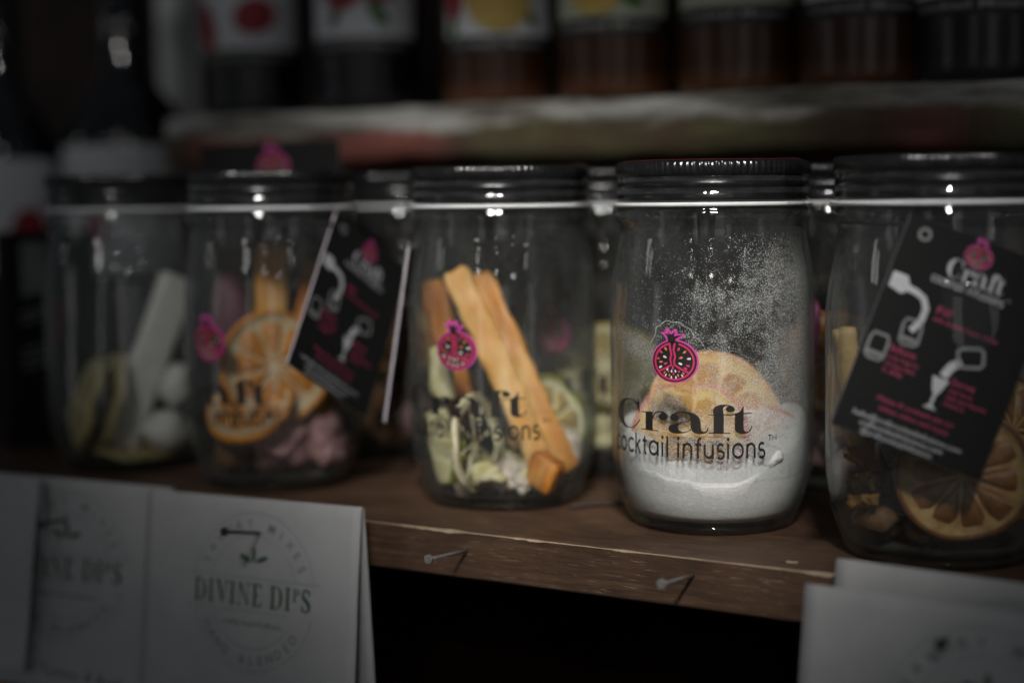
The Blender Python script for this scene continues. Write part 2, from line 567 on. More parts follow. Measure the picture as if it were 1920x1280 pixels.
# ------------------------------------------------------------------ artwork: fat-face "Craft", thin sans "cocktail infusions", pomegranate
CRAFT = {
 'C': [[(356, 96), (362, 238), (352, 237), (340, 190), (318, 142), (285, 107), (240, 94), (205, 102), (181, 136), (168, 190), (165, 250), (170, 320), (185, 378), (210, 414), (240, 426), (285, 415), (320, 385), (345, 345), (357, 318), (366, 323), (350, 365), (320, 405), (285, 430), (240, 437), (190, 428), (145, 390), (112, 320), (100, 250), (108, 185), (130, 130), (165, 96), (215, 82), (260, 86), (300, 100), (332, 126)]],
 'r': [[(430, 226), (512, 226), (512, 452), (430, 440)], [(375, 226), (432, 226), (432, 238), (375, 238)], [(378, 430), (578, 444), (578, 457), (378, 442)],
       [(508, 300), (520, 258), (550, 226), (600, 214), (645, 224), (678, 262), (676, 296), (658, 316), (628, 322), (596, 312), (578, 285), (584, 256), (606, 242), (612, 234), (596, 228), (560, 238), (532, 266), (518, 310)]],
 'a': [[(712, 262), (738, 240), (775, 225), (830, 216), (890, 216), (950, 225), (1000, 252), (1030, 295), (1042, 345), (1045, 400), (1055, 432), (1075, 443), (1098, 435), (1112, 415), (1119, 388), (1129, 390), (1122, 425), (1105, 452), (1075, 468), (1030, 472), (980, 462), (950, 440), (936, 405), (932, 360), (932, 300), (920, 262), (895, 238), (850, 229), (800, 234), (775, 246), (797, 260), (804, 288), (790, 312), (757, 321), (722, 312), (706, 288)],
       [(936, 283), (900, 318), (850, 338), (790, 350), (735, 364), (700, 385), (688, 415), (698, 448), (735, 468), (785, 475), (840, 470), (890, 455), (938, 430), (938, 414), (900, 440), (860, 452), (825, 448), (803, 425), (795, 395), (803, 370), (830, 352), (870, 342), (910, 328), (936, 306)]],
 'f': [[(1181, 458), (1183, 250), (1172, 205), (1185, 165), (1225, 135), (1290, 123), (1350, 130), (1395, 150), (1412, 180), (1398, 204), (1362, 210), (1325, 200), (1311, 174), (1324, 150), (1345, 141), (1322, 139), (1300, 147), (1281, 173), (1286, 215), (1291, 245), (1291, 458)],
       [(1122, 240), (1420, 234), (1420, 246), (1122, 250)], [(1125, 450), (1370, 452), (1370, 464), (1125, 463)]],
 't': [[(1505, 143), (1505, 395), (1515, 430), (1535, 442), (1560, 432), (1580, 400), (1588, 368), (1598, 370), (1592, 405), (1570, 440), (1530, 462), (1480, 465), (1430, 445), (1412, 405), (1411, 246), (1400, 232), (1450, 212), (1480, 182), (1495, 143)],
       [(1500, 222), (1590, 218), (1590, 230), (1500, 236)]],
}
JR = 0.0430                    # outer radius of the jar body
def craft_flat():
    """outlines traced as seen on the front jar, unrolled from its round wall"""
    A = Art()
    base = [(0, 412), (230, 430), (480, 449), (850, 463), (1240, 463), (1600, 455)]
    def bl(x):
        for (a, va), (b_, vb) in zip(base, base[1:]):
            if x <= b_: return va + (vb - va) * (x - a) / (b_ - a)
        return base[-1][1]
    def un(x, y):
        px = 1150 + x / 6.194 - 1335
        th = math.asin(max(-0.98, min(0.98, px / 190)))
        return (JR * th, (bl(x) - y) / 6.194 * 0.000213)
    for polys in CRAFT.values():
        for pl in polys:
            A.poly([un(*p) for p in smooth_poly(pl)])
    xs = [v.x for v in A.V]
    mid = (min(xs) + max(xs)) / 2
    return A.xf(lambda v: (v.x - mid, v.y))

def sans_glyphs():
    w_ = 0.175
    H_ = 1.32
    def o_(cx): return [arc(cx, 0.5, 0.42, 0.42, 0, 360, 28)]
    def n_(x): return [[(x, 0), (x, 0.92)], [(x, 0.5)] + arc(x + 0.33, 0.56, 0.33, 0.35, 180, 0, 14) + [(x + 0.66, 0)]]
    GL = {
     'c': ([arc(0.5, 0.5, 0.42, 0.42, 48, 312, 22)], 0.86),
     'o': (o_(0.5), 1.04),
     'k': ([[(0.12, 0), (0.12, H_)], [(0.14, 0.42), (0.62, 0.92)], [(0.30, 0.56), (0.66, 0)]], 0.74),
     't': ([[(0.3, 1.18), (0.3, 0.3)] + arc(0.5, 0.28, 0.2, 0.2, 180, 275, 8), [(0.08, 0.9), (0.56, 0.9)]], 0.66),
     'a': (o_(0.5) + [[(0.92, 0.92), (0.92, 0)]], 1.12),
     'i': ([[(0.14, 0), (0.14, 0.92)]], 0.36),
     'l': ([[(0.14, 0), (0.14, H_)]], 0.36),
     'n': (n_(0.14), 0.98),
     'f': ([[(0.26, 0), (0.26, 1.0)] + arc(0.48, 1.02, 0.22, 0.24, 180, 75, 10), [(0.05, 0.88), (0.54, 0.88)]], 0.58),
     'u': ([[(0.14, 0.92), (0.14, 0.4)] + arc(0.47, 0.42, 0.33, 0.35, 180, 360, 14) + [(0.80, 0.92)], [(0.80, 0.5), (0.80, 0)]], 0.98),
     's': ([arc(0.36, 0.68, 0.24, 0.24, 35, 235, 12) + [(0.36, 0.49)] + arc(0.36, 0.25, 0.27, 0.24, 70, -145, 12)], 0.74),
     ' ': ([], 0.42),
    }
    return GL, w_

def infusions_flat(width=0.0725, xh=0.0064):
    GL, w_ = sans_glyphs()
    A = Art()
    x = 0.0
    for ch in 'cocktail infusions':
        st, adv = GL[ch]
        for s in st:
            A.line([(x + p[0], p[1]) for p in s], w_)
        if ch == 'i':
            A.poly(ellipse(x + 0.14, 1.22, 0.115, 0.115, n=14))
        x += adv + 0.10
    tot = x
    A.xf(lambda v: ((v.x / tot - 0.5) * width, v.y * xh))
    # trade-mark letters
    T = Art()
    T.line([(0, 1), (0.8, 1)], 0.16).line([(0.4, 1), (0.4, 0)], 0.16)
    T.line([(1.05, 0), (1.05, 1), (1.45, 0.35), (1.85, 1), (1.85, 0)], 0.16)
    T.xf(lambda v: (width / 2 + 0.0006 + v.x * 0.0021, xh * 1.05 + v.y * 0.0021))
    o_ = len(A.V)
    A.V += T.V
    A.F += [tuple(i + o_ for i in f) for f in T.F]
    return A

EM = 2.17e-5
def em(x, y): return ((x - 580) * EM / 0.93, (815 - y) * EM)
def emp(pts): return [em(*p) for p in pts]
def emblem_layers():
    L = {}
    a = Art()
    a.poly(emp(ellipse(585, 815, 432, 402, n=48)))
    a.poly(emp([(440, 440), (400, 350), (325, 295), (425, 265), (425, 205), (470, 198), (525, 275), (590, 213), (640, 225), (630, 300), (780, 320), (760, 350), (680, 395), (640, 440), (640, 500), (440, 500)]))
    L['outline_print'] = (a, M_MAG, 0.00010)
    a = Art()
    a.poly(emp(ellipse(577, 818, 408, 378, n=48)))
    a.poly(emp([(470, 445), (450, 350), (400, 300), (470, 315), (490, 330), (468, 255), (515, 320), (545, 312), (602, 258), (585, 320), (580, 352), (640, 337), (742, 322), (640, 378), (605, 402), (602, 470), (540, 520)]))
    L['dark_print'] = (a, M_INK, 0.00018)
    a = Art()
    a.line(emp(arc(578, 818, 352, 335, -76, 256, 56)), 36 * EM)
    a.line(emp([(500, 476), (512, 600), (535, 690), (510, 780), (535, 880), (420, 950), (300, 1005)]), 38 * EM)
    a.line(emp([(596, 478), (572, 600), (602, 720), (580, 820), (592, 880), (700, 950), (862, 1030)]), 38 * EM)
    L['rind_print'] = (a, M_CRIM, 0.00026)
    seeds = {'w': [(412, 738), (328, 925), (845, 760), (695, 855), (460, 965), (538, 995), (607, 992), (430, 1070), (728, 1072), (533, 1108), (617, 1108)],
             'o': [(430, 590), (340, 832), (770, 640), (705, 745), (405, 1025), (748, 1030), (497, 1072), (655, 1070)],
             'p': [(340, 650), (285, 772), (425, 860), (665, 590), (828, 890), (785, 940), (560, 930), (480, 1000), (670, 998), (573, 1045)]}
    for k, mt in (('w', M_SEEDW), ('o', M_SEEDO), ('p', M_PINK)):
        a = Art()
        for (x, y) in seeds[k]:
            cx0, cy0 = (560, 800) if y < 950 else (560, 800)
            rot = math.atan2(y - cy0, x - cx0) + PI / 2
            sz = 1.0 if y < 950 else 0.75
            a.poly(emp(ellipse(x, y, 19 * sz, 37 * sz, rot, 12, 0.3)))
        L['seed_print'] = L.get('seed_print', []) + [(a, mt, 0.00032)]
    return L

def wrap(theta0, z0, off, rad=JR):
    def f(x, y):
        a = theta0 + x / rad
        return Vector(((rad + off) * math.sin(a), -(rad + off) * math.cos(a), z0 + y))
    return f

# ------------------------------------------------------------------ mason jar
# outer profile of the glass, bottom to rim
OUT = [(0.0300, 0.0004), (0.0335, 0.0006), (0.0348, 0.0020), (0.0356, 0.0036), (0.0370, 0.0068), (0.0388, 0.0115), (0.0407, 0.0180), (0.0421, 0.0250), (0.0428, 0.0320), (0.0430, 0.0400),
       (0.0429, 0.0650), (0.0430, 0.0880), (0.0428, 0.0950), (0.0422, 0.1020), (0.0412, 0.1085), (0.0399, 0.1150), (0.0390, 0.1205), (0.0385, 0.1245), (0.0388, 0.1262),
       (0.0402, 0.1274), (0.0408, 0.1290), (0.0407, 0.1310), (0.0400, 0.1322), (0.0396, 0.1334), (0.0396, 0.1480)]
INN = [(0.0374, 0.1478), (0.0374, 0.1300), (0.0366, 0.1230), (0.0374, 0.1160), (0.0390, 0.1080), (0.0402, 0.1010), (0.0408, 0.0900), (0.0409, 0.0500), (0.0406, 0.0320), (0.0396, 0.0230), (0.0380, 0.0150), (0.0360, 0.0085), (0.0338, 0.0052), (0.0, 0.0044)]
def dense(pf, n=2):
    out_ = []
    for (a, b_) in zip(pf, pf[1:]):
        for i in range(n):
            u = i / n
            out_.append((a[0] + (b_[0] - a[0]) * u, a[1] + (b_[1] - a[1]) * u))
    return out_ + [pf[-1]]

def me_from(vf, name, mats, smooth=True):
    me = bpy.data.meshes.new(name)
    me.from_pydata([tuple(v) for v in vf[0]], [], vf[1])
    for m_ in (mats if isinstance(mats, list) else [mats]): me.materials.append(m_)
    if smooth: me.polygons.foreach_set('use_smooth', [True] * len(me.polygons))
    me.update()
    return me

wob = lambda a, k, z: 0.00018 * math.sin(3 * a + z * 60) + 0.00012 * math.sin(5 * a - z * 90)
ME_GLASS = me_from(lathe([(0.0348, 0.0020)] + OUT[3:] + [(0.0386, 0.1484)] + INN, 112, rmod=lambda a, k, z: wob(a, k, z) if 0.01 < z < 0.12 else 0), 'jar_glass', M_GLASS)
# the thick bottom, one solid piece of glass with knurled foot
def foot(a, k, z): return 0.00035 * (1 if math.sin(a * 60) > 0 else 0) if z < 0.0011 else 0
ME_BASE = me_from(lathe([(0.0, 0.0016), (0.026, 0.0016), (0.0295, 0.0003), (0.0333, 0.0003), (0.0341, 0.0010), (0.0346, 0.0020), (0.0353, 0.0033), (0.0350, 0.0038), (0.0335, 0.0038), (0.0, 0.0036)], 240, rmod=foot), 'jar_base', M_BASE)
# screw band: knurled top, smooth stepped skirt
def knurl(a, k, z): return (0.00028 if math.sin(a * 95) > 0 else -0.00018) if 0.1466 < z < 0.1516 else 0
LIDP = [(0.0360, 0.1520), (0.0385, 0.1521), (0.0398, 0.1518), (0.0403, 0.1512), (0.0403, 0.1470), (0.0399, 0.1462), (0.0394, 0.1456), (0.0393, 0.1444), (0.0399, 0.1432), (0.0400, 0.1420), (0.0395, 0.1410),
        (0.0393, 0.1398), (0.0397, 0.1386), (0.0399, 0.1372), (0.0399, 0.1356), (0.0392, 0.1352)]
ME_BAND = me_from(lathe(LIDP, 570, rmod=knurl), 'screw_band', M_LID)
def disc_me(name, r_, z_, mt):
    return me_from(lathe([(0.0, z_ + 0.0003), (r_ - 0.001, z_ + 0.0003), (r_, z_)], 64), name, mt)
ME_TOP = disc_me('lid_disc', 0.0385, 0.15225, M_LIDTOP)
ME_TOPB = disc_me('lid_disc', 0.0361, 0.15195, M_LIDTOP_B)
ME_SEAL = me_from(lathe([(0.0397, 0.1354), (0.0412, 0.1353), (0.0415, 0.1346), (0.0413, 0.1338), (0.0398, 0.1336)], 112), 'seal_ring', M_SEAL)
# clear tape over the lid's edge
def tape_mesh(w0=0.16):
    prof = [(0.0330, 0.1531), (0.0385, 0.1530), (0.0404, 0.1524), (0.0409, 0.1512), (0.0408, 0.1470), (0.0404, 0.1440), (0.0405, 0.1400), (0.0404, 0.1370), (0.0418, 0.1350), (0.0418, 0.1335), (0.0413, 0.1310), (0.0413, 0.1292)]
    return me_from(lathe(dense(prof), 10, -w0 - PI / 2, w0 - PI / 2, rmod=lambda a, k, z: 0.00025 * math.sin(a * 40 + k)), 'clear_tape', M_TAPE)
ME_TAPE = tape_mesh()

ART_CRAFT = craft_flat()
ART_INF = infusions_flat()

def facing(x, y):
    return math.atan2(CAM.y - y, CAM.x - x) + PI / 2

class Jar: pass
def make_jar(x, y, label, logo=None, tape=None, red_top=False, group='glass jars in the front row', rot=0.0):
    j = Jar()
    j.x, j.y, j.f = x, y, facing(x, y)
    j.M = Matrix.Translation((x, y, 0)) @ Matrix.Rotation(j.f, 4, 'Z')
    e = empty('mason_jar', j.M)
    tag(e, label, 'jar', group)
    j.e = e
    inst('glass', ME_GLASS, e)
    inst('base', ME_BASE, e)
    bnd = inst('screw_band', ME_BAND, e)
    bnd.rotation_euler.z = rot
    inst('lid_disc', ME_TOP if red_top else ME_TOPB, bnd)
    inst('seal_ring', ME_SEAL, e)
    if tape is not None:
        tp = inst('clear_tape', ME_TAPE, e)
        tp.rotation_euler.z = R(tape)
    if logo is not None:
        th = R(logo)
        a = Art(); a.V, a.F = list(ART_CRAFT.V), list(ART_CRAFT.F)
        a.build('name_lettering', M_INK, e, wrap(th - R(0.5), 0.0436, 0.00012), 0.0016)
        a = Art(); a.V, a.F = list(ART_INF.V), list(ART_INF.F)
        a.build('script_lettering', M_INK, e, wrap(th + R(2.5), 0.0334, 0.00012), 0.0016)
        emb = None
        for nm, v in emblem_layers().items():
            for (ar, mt, off) in (v if isinstance(v, list) else [v]):
                o = ar.build('pomegranate_emblem' if emb is None else nm, mt, emb or e, wrap(th, 0.0722, off), 0.0012)
                if emb is None: emb = o
    return j

J1 = make_jar(-0.2720, 0.0613, 'clear jar holding a white stick and pale slices, leftmost of the front row', tape=150)
J2 = make_jar(-0.1670, 0.0534, 'clear jar with orange slices above pink salt lumps', logo=-46, tape=35, rot=0.02)
J3 = make_jar(-0.0448, 0.0673, 'clear jar with a long slanting amber strip and lime pieces', logo=-28.5, tape=62, rot=0.013)
J4 = make_jar(0.0601, 0.0650, 'clear jar a third full of white sugar, dusted inside, in sharp focus', logo=-20.5, tape=55, red_top=True)
J5 = make_jar(0.1610, 0.0490, 'clear jar of brown dried fruit behind a black tag, cut by the right edge', rot=0.03, tape=None)
BK = 'glass jars in the back row'
K1 = make_jar(-0.1628, 0.165, 'back row jar between the pink lump jar and the amber strip jar', group=BK)
K2 = make_jar(-0.0400, 0.163, 'back row jar between the amber strip jar and the sugar jar', logo=-38, group=BK)
K3 = make_jar(0.0760, 0.160, 'back row jar between the sugar jar and the right edge jar', group=BK)

# curled bit of tape standing on the lid of the right edge jar
V, F_ = [], []
for i in range(13):
    a = R(-20 + 250 * i / 12)
    for k in (-1, 1):
        V.append((0.012 + 0.0025 * math.cos(a) - 0.004 * (i < 2), -0.034 + k * 0.003, 0.1542 + 0.0022 * math.sin(a) + 0.0005))
for i in range(12): F_.append((2 * i, 2 * i + 1, 2 * i + 3, 2 * i + 2))
mesh_obj('tape_curl', V, F_, M_TAPE, J5.e, True)

# thin wavy edge of the clear sticker above the emblem
A = Art()
A.line([em(*p) for p in smooth_poly([(110, 520), (215, 340), (240, 200), (330, 150), (400, 85), (470, 70), (560, 95), (670, 90), (760, 160), (870, 215), (930, 340), (1050, 440), (1130, 580), (1160, 700)])][:-4], 9 * EM)
A.build('sticker_edge', plain('sticker_edge', (0.5, 0.52, 0.52), rough=0.4), J4.e, wrap(R(-20.5), 0.0722, 0.0002), 0.0012)

# ------------------------------------------------------------------ sugar dust clinging to the inner wall of the sugar jar
def dust():
    m, t, out = nt('sugar_dust')
    g = G(t)
    tc = g.n('ShaderNodeTexCoord')
    uv = g.n('ShaderNodeSeparateXYZ'); g.l(tc.outputs['UV'], uv.inputs[0])
    co = tc.outputs['Object']
    u, v = uv.outputs[0], uv.outputs[1]            # u: -1..1 left to right of the front, v: 0..1 up the wall
    big = g.noise(g.mapping(co, (1, 1, 0.8)), 55, 4, 0.6)
    dens = g.math('ADD', g.math('MULTIPLY', u, 0.66), 0.26)
    dens = g.math('ADD', dens, g.math('MULTIPLY', g.math('SUBTRACT', big, 0.5), 1.7))
    dens = g.math('ADD', dens, g.math('MULTIPLY', g.math('SUBTRACT', g.noise(co, 260, 3, 0.6), 0.5), 1.1))
    dens = g.math('ADD', dens, g.math('MULTIPLY', g.math('SUBTRACT', 0.55, v), 0.35))
    low = g.ramp(v, [(0.22, 0.35), (0.40, 0.0)])
    dens = g.math('ADD', dens, low)
    # a splash line on the left at mid height
    d2 = g.math('ABSOLUTE', g.math('SUBTRACT', g.math('ADD', v, g.math('MULTIPLY', u, 0.14)), 0.46))
    leftm = g.math('MULTIPLY', g.ramp(d2, [(0.0, 1), (0.07, 0)]), g.ramp(g.math('MULTIPLY', u, -1.0), [(0.25, 0), (0.6, 0.75)]))
    dens = g.math('MAXIMUM', dens, leftm)
    dens = g.math('MULTIPLY', g.math('MAXIMUM', dens, 0.03), g.ramp(v, [(0.80, 1), (0.98, 0.1)]))
    dens = g.math('MINIMUM', dens, 0.62)
    masks = []
    for sc, k, r0 in ((1700, 0.42, 0.34), (3600, 0.95, 0.46)):
        vo = g.n('ShaderNodeTexVoronoi'); vo.inputs['Scale'].default_value = sc
        g.l(co, vo.inputs['Vector'])
        rnd = g.n('ShaderNodeSeparateColor'); g.l(vo.outputs['Color'], rnd.inputs[0])
        on = g.math('LESS_THAN', rnd.outputs[0], g.math('MULTIPLY', dens, k))
        dot = g.math('LESS_THAN', vo.outputs['Distance'], r0)
        masks.append(g.math('MULTIPLY', on, dot))
    haze = g.math('MULTIPLY', g.math('POWER', g.math('MAXIMUM', dens, 0.0), 2.0), 0.55)
    fac = g.math('MAXIMUM', g.math('MAXIMUM', masks[0], masks[1]), haze, True)
    tr = g.n('ShaderNodeBsdfTransparent')
    df = g.n('ShaderNodeBsdfDiffuse'); df.inputs[0].default_value = (0.86, 0.87, 0.88, 1)
    tl = g.n('ShaderNodeBsdfTranslucent'); tl.inputs[0].default_value = (0.8, 0.82, 0.84, 1)
    mm = g.n('ShaderNodeMixShader'); mm.inputs[0].default_value = 0.35
    g.l(df.outputs[0], mm.inputs[1]); g.l(tl.outputs[0], mm.inputs[2])
    mx = g.n('ShaderNodeMixShader')
    g.l(fac, mx.inputs[0]); g.l(tr.outputs[0], mx.inputs[1]); g.l(mm.outputs[0], mx.inputs[2])
    g.l(mx.outputs[0], out.inputs[0])
    return m
prof = [(r_ - 0.0004, z_) for r_, z_ in dense(INN[2:10][::-1], 3)]
n_p, seg = len(prof), 72
V, F_ = lathe(prof, seg, R(-90 - 88), R(-90 + 118))
me = bpy.data.meshes.new('sugar_dust')
me.from_pydata(V, [], F_)
uvl = me.uv_layers.new(name='UVMap')
for lp in me.loops:
    i, k = divmod(lp.vertex_index, n_p)
    uvl.data[lp.index].uv = ((-88 + 206 * i / seg) / 88, (prof[k][1] - 0.02) / 0.105)
dust_o = link('sugar_dust', me, dust(), None, True)
dust_o.matrix_world = J4.M
tag(dust_o, 'white sugar dust clinging to the inside of the sugar jar wall', 'sugar', kind='stuff')

# ------------------------------------------------------------------ what the jars hold
M_ORIND = plain('orange_rind', (0.68, 0.27, 0.012), (0.56, 0.18, 0.008), scale=500, rough=0.5, bump=0.35, bscale=1200)
M_PITH = plain('citrus_pith', (0.62, 0.52, 0.34), (0.52, 0.38, 0.20), scale=260, rough=0.8, bump=0.3, bscale=800)
M_OFLESH = plain('orange_flesh', (0.62, 0.25, 0.014), (0.42, 0.14, 0.008), scale=420, rough=0.4, bump=0.5, bscale=900)
M_DFLESH = plain('dusted_orange_flesh', (0.50, 0.24, 0.022), (0.36, 0.145, 0.010), scale=300, rough=0.6, bump=0.4, bscale=900, speck=(0.04, (0.78, 0.72, 0.62)), speck_scale=1900)
M_DRIND = plain('dusted_orange_rind', (0.66, 0.31, 0.05), (0.55, 0.22, 0.03), scale=400, rough=0.6, bump=0.5, bscale=1100, speck=(0.08, (0.8, 0.76, 0.7)), speck_scale=1700)
M_PKRIND = plain('pink_citrus_rind', (0.50, 0.09, 0.08), (0.58, 0.22, 0.10), scale=220, rough=0.6, bump=0.3, speck=(0.05, (0.8, 0.74, 0.74)), speck_scale=1500)
M_DPITH = plain('dusted_pith', (0.66, 0.48, 0.23), (0.58, 0.37, 0.11), scale=260, rough=0.8, bump=0.3, bscale=800)
M_GOLD = plain('golden_flesh', (0.58, 0.31, 0.03), (0.44, 0.21, 0.015), scale=260, rough=0.45, bump=0.4, bscale=900, speck=(0.03, (0.78, 0.72, 0.62)), speck_scale=1900)
M_LRIND = plain('lime_rind', (0.32, 0.28, 0.10), (0.44, 0.38, 0.18), scale=300, rough=0.5, bump=0.3)
M_GRIND = plain('green_lime_rind', (0.17, 0.22, 0.02), (0.28, 0.31, 0.05), scale=300, rough=0.5, bump=0.3)
M_LPITH = plain('lime_pith', (0.62, 0.59, 0.42), (0.52, 0.47, 0.26), scale=260, rough=0.75, bump=0.3)
M_LFLESH = plain('lime_flesh', (0.44, 0.34, 0.15), (0.32, 0.23, 0.07), scale=300, rough=0.5, bump=0.4)
M_YRIND = plain('lemon_rind', (0.55, 0.40, 0.06), (0.42, 0.28, 0.04), scale=300, rough=0.5, bump=0.3)
M_BRIND = plain('dark_orange_rind', (0.20, 0.075, 0.012), (0.12, 0.04, 0.008), scale=300, rough=0.5, bump=0.4)
M_BPITH = plain('dark_orange_pith', (0.50, 0.34, 0.14), (0.32, 0.18, 0.06), scale=200, rough=0.7, bump=0.4)
M_BFLESH = plain('dark_orange_flesh', (0.15, 0.055, 0.012), (0.26, 0.11, 0.022), scale=240, rough=0.3, bump=0.6)
def amber(name, stops, stretch=(1, 1, 0.25)):
    m, t, out = nt(name)
    g = G(t)
    p = g.n('ShaderNodeBsdfPrincipled')
    co = g.n('ShaderNodeTexCoord').outputs['Object']
    n1 = g.noise(g.mapping(co, stretch), 80, 4, 0.55)
    n2 = g.noise(co, 60, 3)
    col = g.ramp(n1, stops)
    col = g.mix(g.ramp(n2, [(0.35, 0.5), (0.6, 0)]), col, stops[0][1])
    g.l(col, p.inputs['Base Color'])
    g.l(g.ramp(n1, [(0.3, 0.42), (0.7, 0.60)]), p.inputs['Roughness'])
    p.inputs['Subsurface Weight'].default_value = 0.8
    p.inputs['Subsurface Radius'].default_value = (0.008, 0.004, 0.0015)
    p.inputs['Subsurface Scale'].default_value = 1.0
    g.l(g.bump(n1, 0.5, 0.0015), p.inputs['Normal'])
    g.l(p.outputs[0], out.inputs[0])
    return m
M_AMBER = amber('candied_amber', [(0.30, (0.56, 0.26, 0.04)), (0.5, (0.68, 0.38, 0.11)), (0.70, (0.78, 0.54, 0.25))])
M_AMBER2 = amber('candied_orange', [(0.30, (0.28, 0.09, 0.008)), (0.55, (0.52, 0.20, 0.02)), (0.7, (0.62, 0.34, 0.10))])
M_AMBER3 = amber('candied_dark_amber', [(0.28, (0.40, 0.15, 0.015)), (0.5, (0.60, 0.28, 0.05)), (0.70, (0.74, 0.46, 0.18))])
M_BEIGE = plain('candied_ginger', (0.55, 0.36, 0.17), (0.42, 0.25, 0.09), scale=160, rough=0.55, bump=0.4)
M_PINKSALT = plain('pink_salt', (0.52, 0.32, 0.33), (0.36, 0.17, 0.17), scale=150, rough=0.45, bump=0.6, bscale=500, sss=0.4)
M_CRYSTAL = plain('rock_sugar', (0.66, 0.60, 0.52), (0.50, 0.42, 0.34), scale=300, rough=0.25, bump=0.5, sss=0.3, spec=0.7)
M_SUGAR = plain('white_sugar', (0.88, 0.87, 0.86), (0.80, 0.79, 0.77), scale=420, rough=0.9, bump=0.5, bscale=1300, spec=0.3)
M_WHITE = plain('white_coconut', (0.74, 0.74, 0.72), (0.66, 0.65, 0.62), scale=120, rough=0.7, bump=0.2)
M_PALEGREEN = plain('pale_green_pith', (0.64, 0.60, 0.40), (0.50, 0.44, 0.18), scale=170, rough=0.7, bump=0.4)
M_BARK = plain('brown_bark', (0.085, 0.036, 0.012), (0.17, 0.08, 0.028), scale=300, rough=0.6, bump=0.6)
M_FLAKE = plain('golden_peel', (0.36, 0.21, 0.05), (0.24, 0.12, 0.025), scale=260, rough=0.5, bump=0.4)
M_CINN = plain('cinnamon_bark', (0.26, 0.115, 0.05), (0.36, 0.18, 0.085), scale=160, rough=0.65, bump=0.5)
M_CREAM = plain('cream_rind', (0.62, 0.45, 0.22), (0.5, 0.32, 0.12), scale=200, rough=0.6, bump=0.3)
M_DUSTY = plain('sugared_ginger', (0.60, 0.47, 0.40), (0.52, 0.30, 0.24), scale=180, rough=0.75, bump=0.5, speck=(0.16, (0.82, 0.80, 0.78)), speck_scale=1400)
M_CLUMP = plain('sugar_clump', (0.80, 0.80, 0.80), (0.70, 0.70, 0.70), scale=300, rough=0.9, bump=0.9, bscale=700)
M_HIB = plain('dark_hibiscus', (0.055, 0.014, 0.024), (0.13, 0.03, 0.06), scale=200, rough=0.5, bump=0.5)
M_MAGPETAL = plain('magenta_petal', (0.42, 0.04, 0.22), (0.30, 0.03, 0.15), scale=200, rough=0.5)

def at(j, lx, ly, lz, rx=0, ry=0, rz=0):
    return j.M @ Matrix.Translation((lx, ly, lz)) @ Euler((R(rx), R(ry), R(rz))).to_matrix().to_4x4()

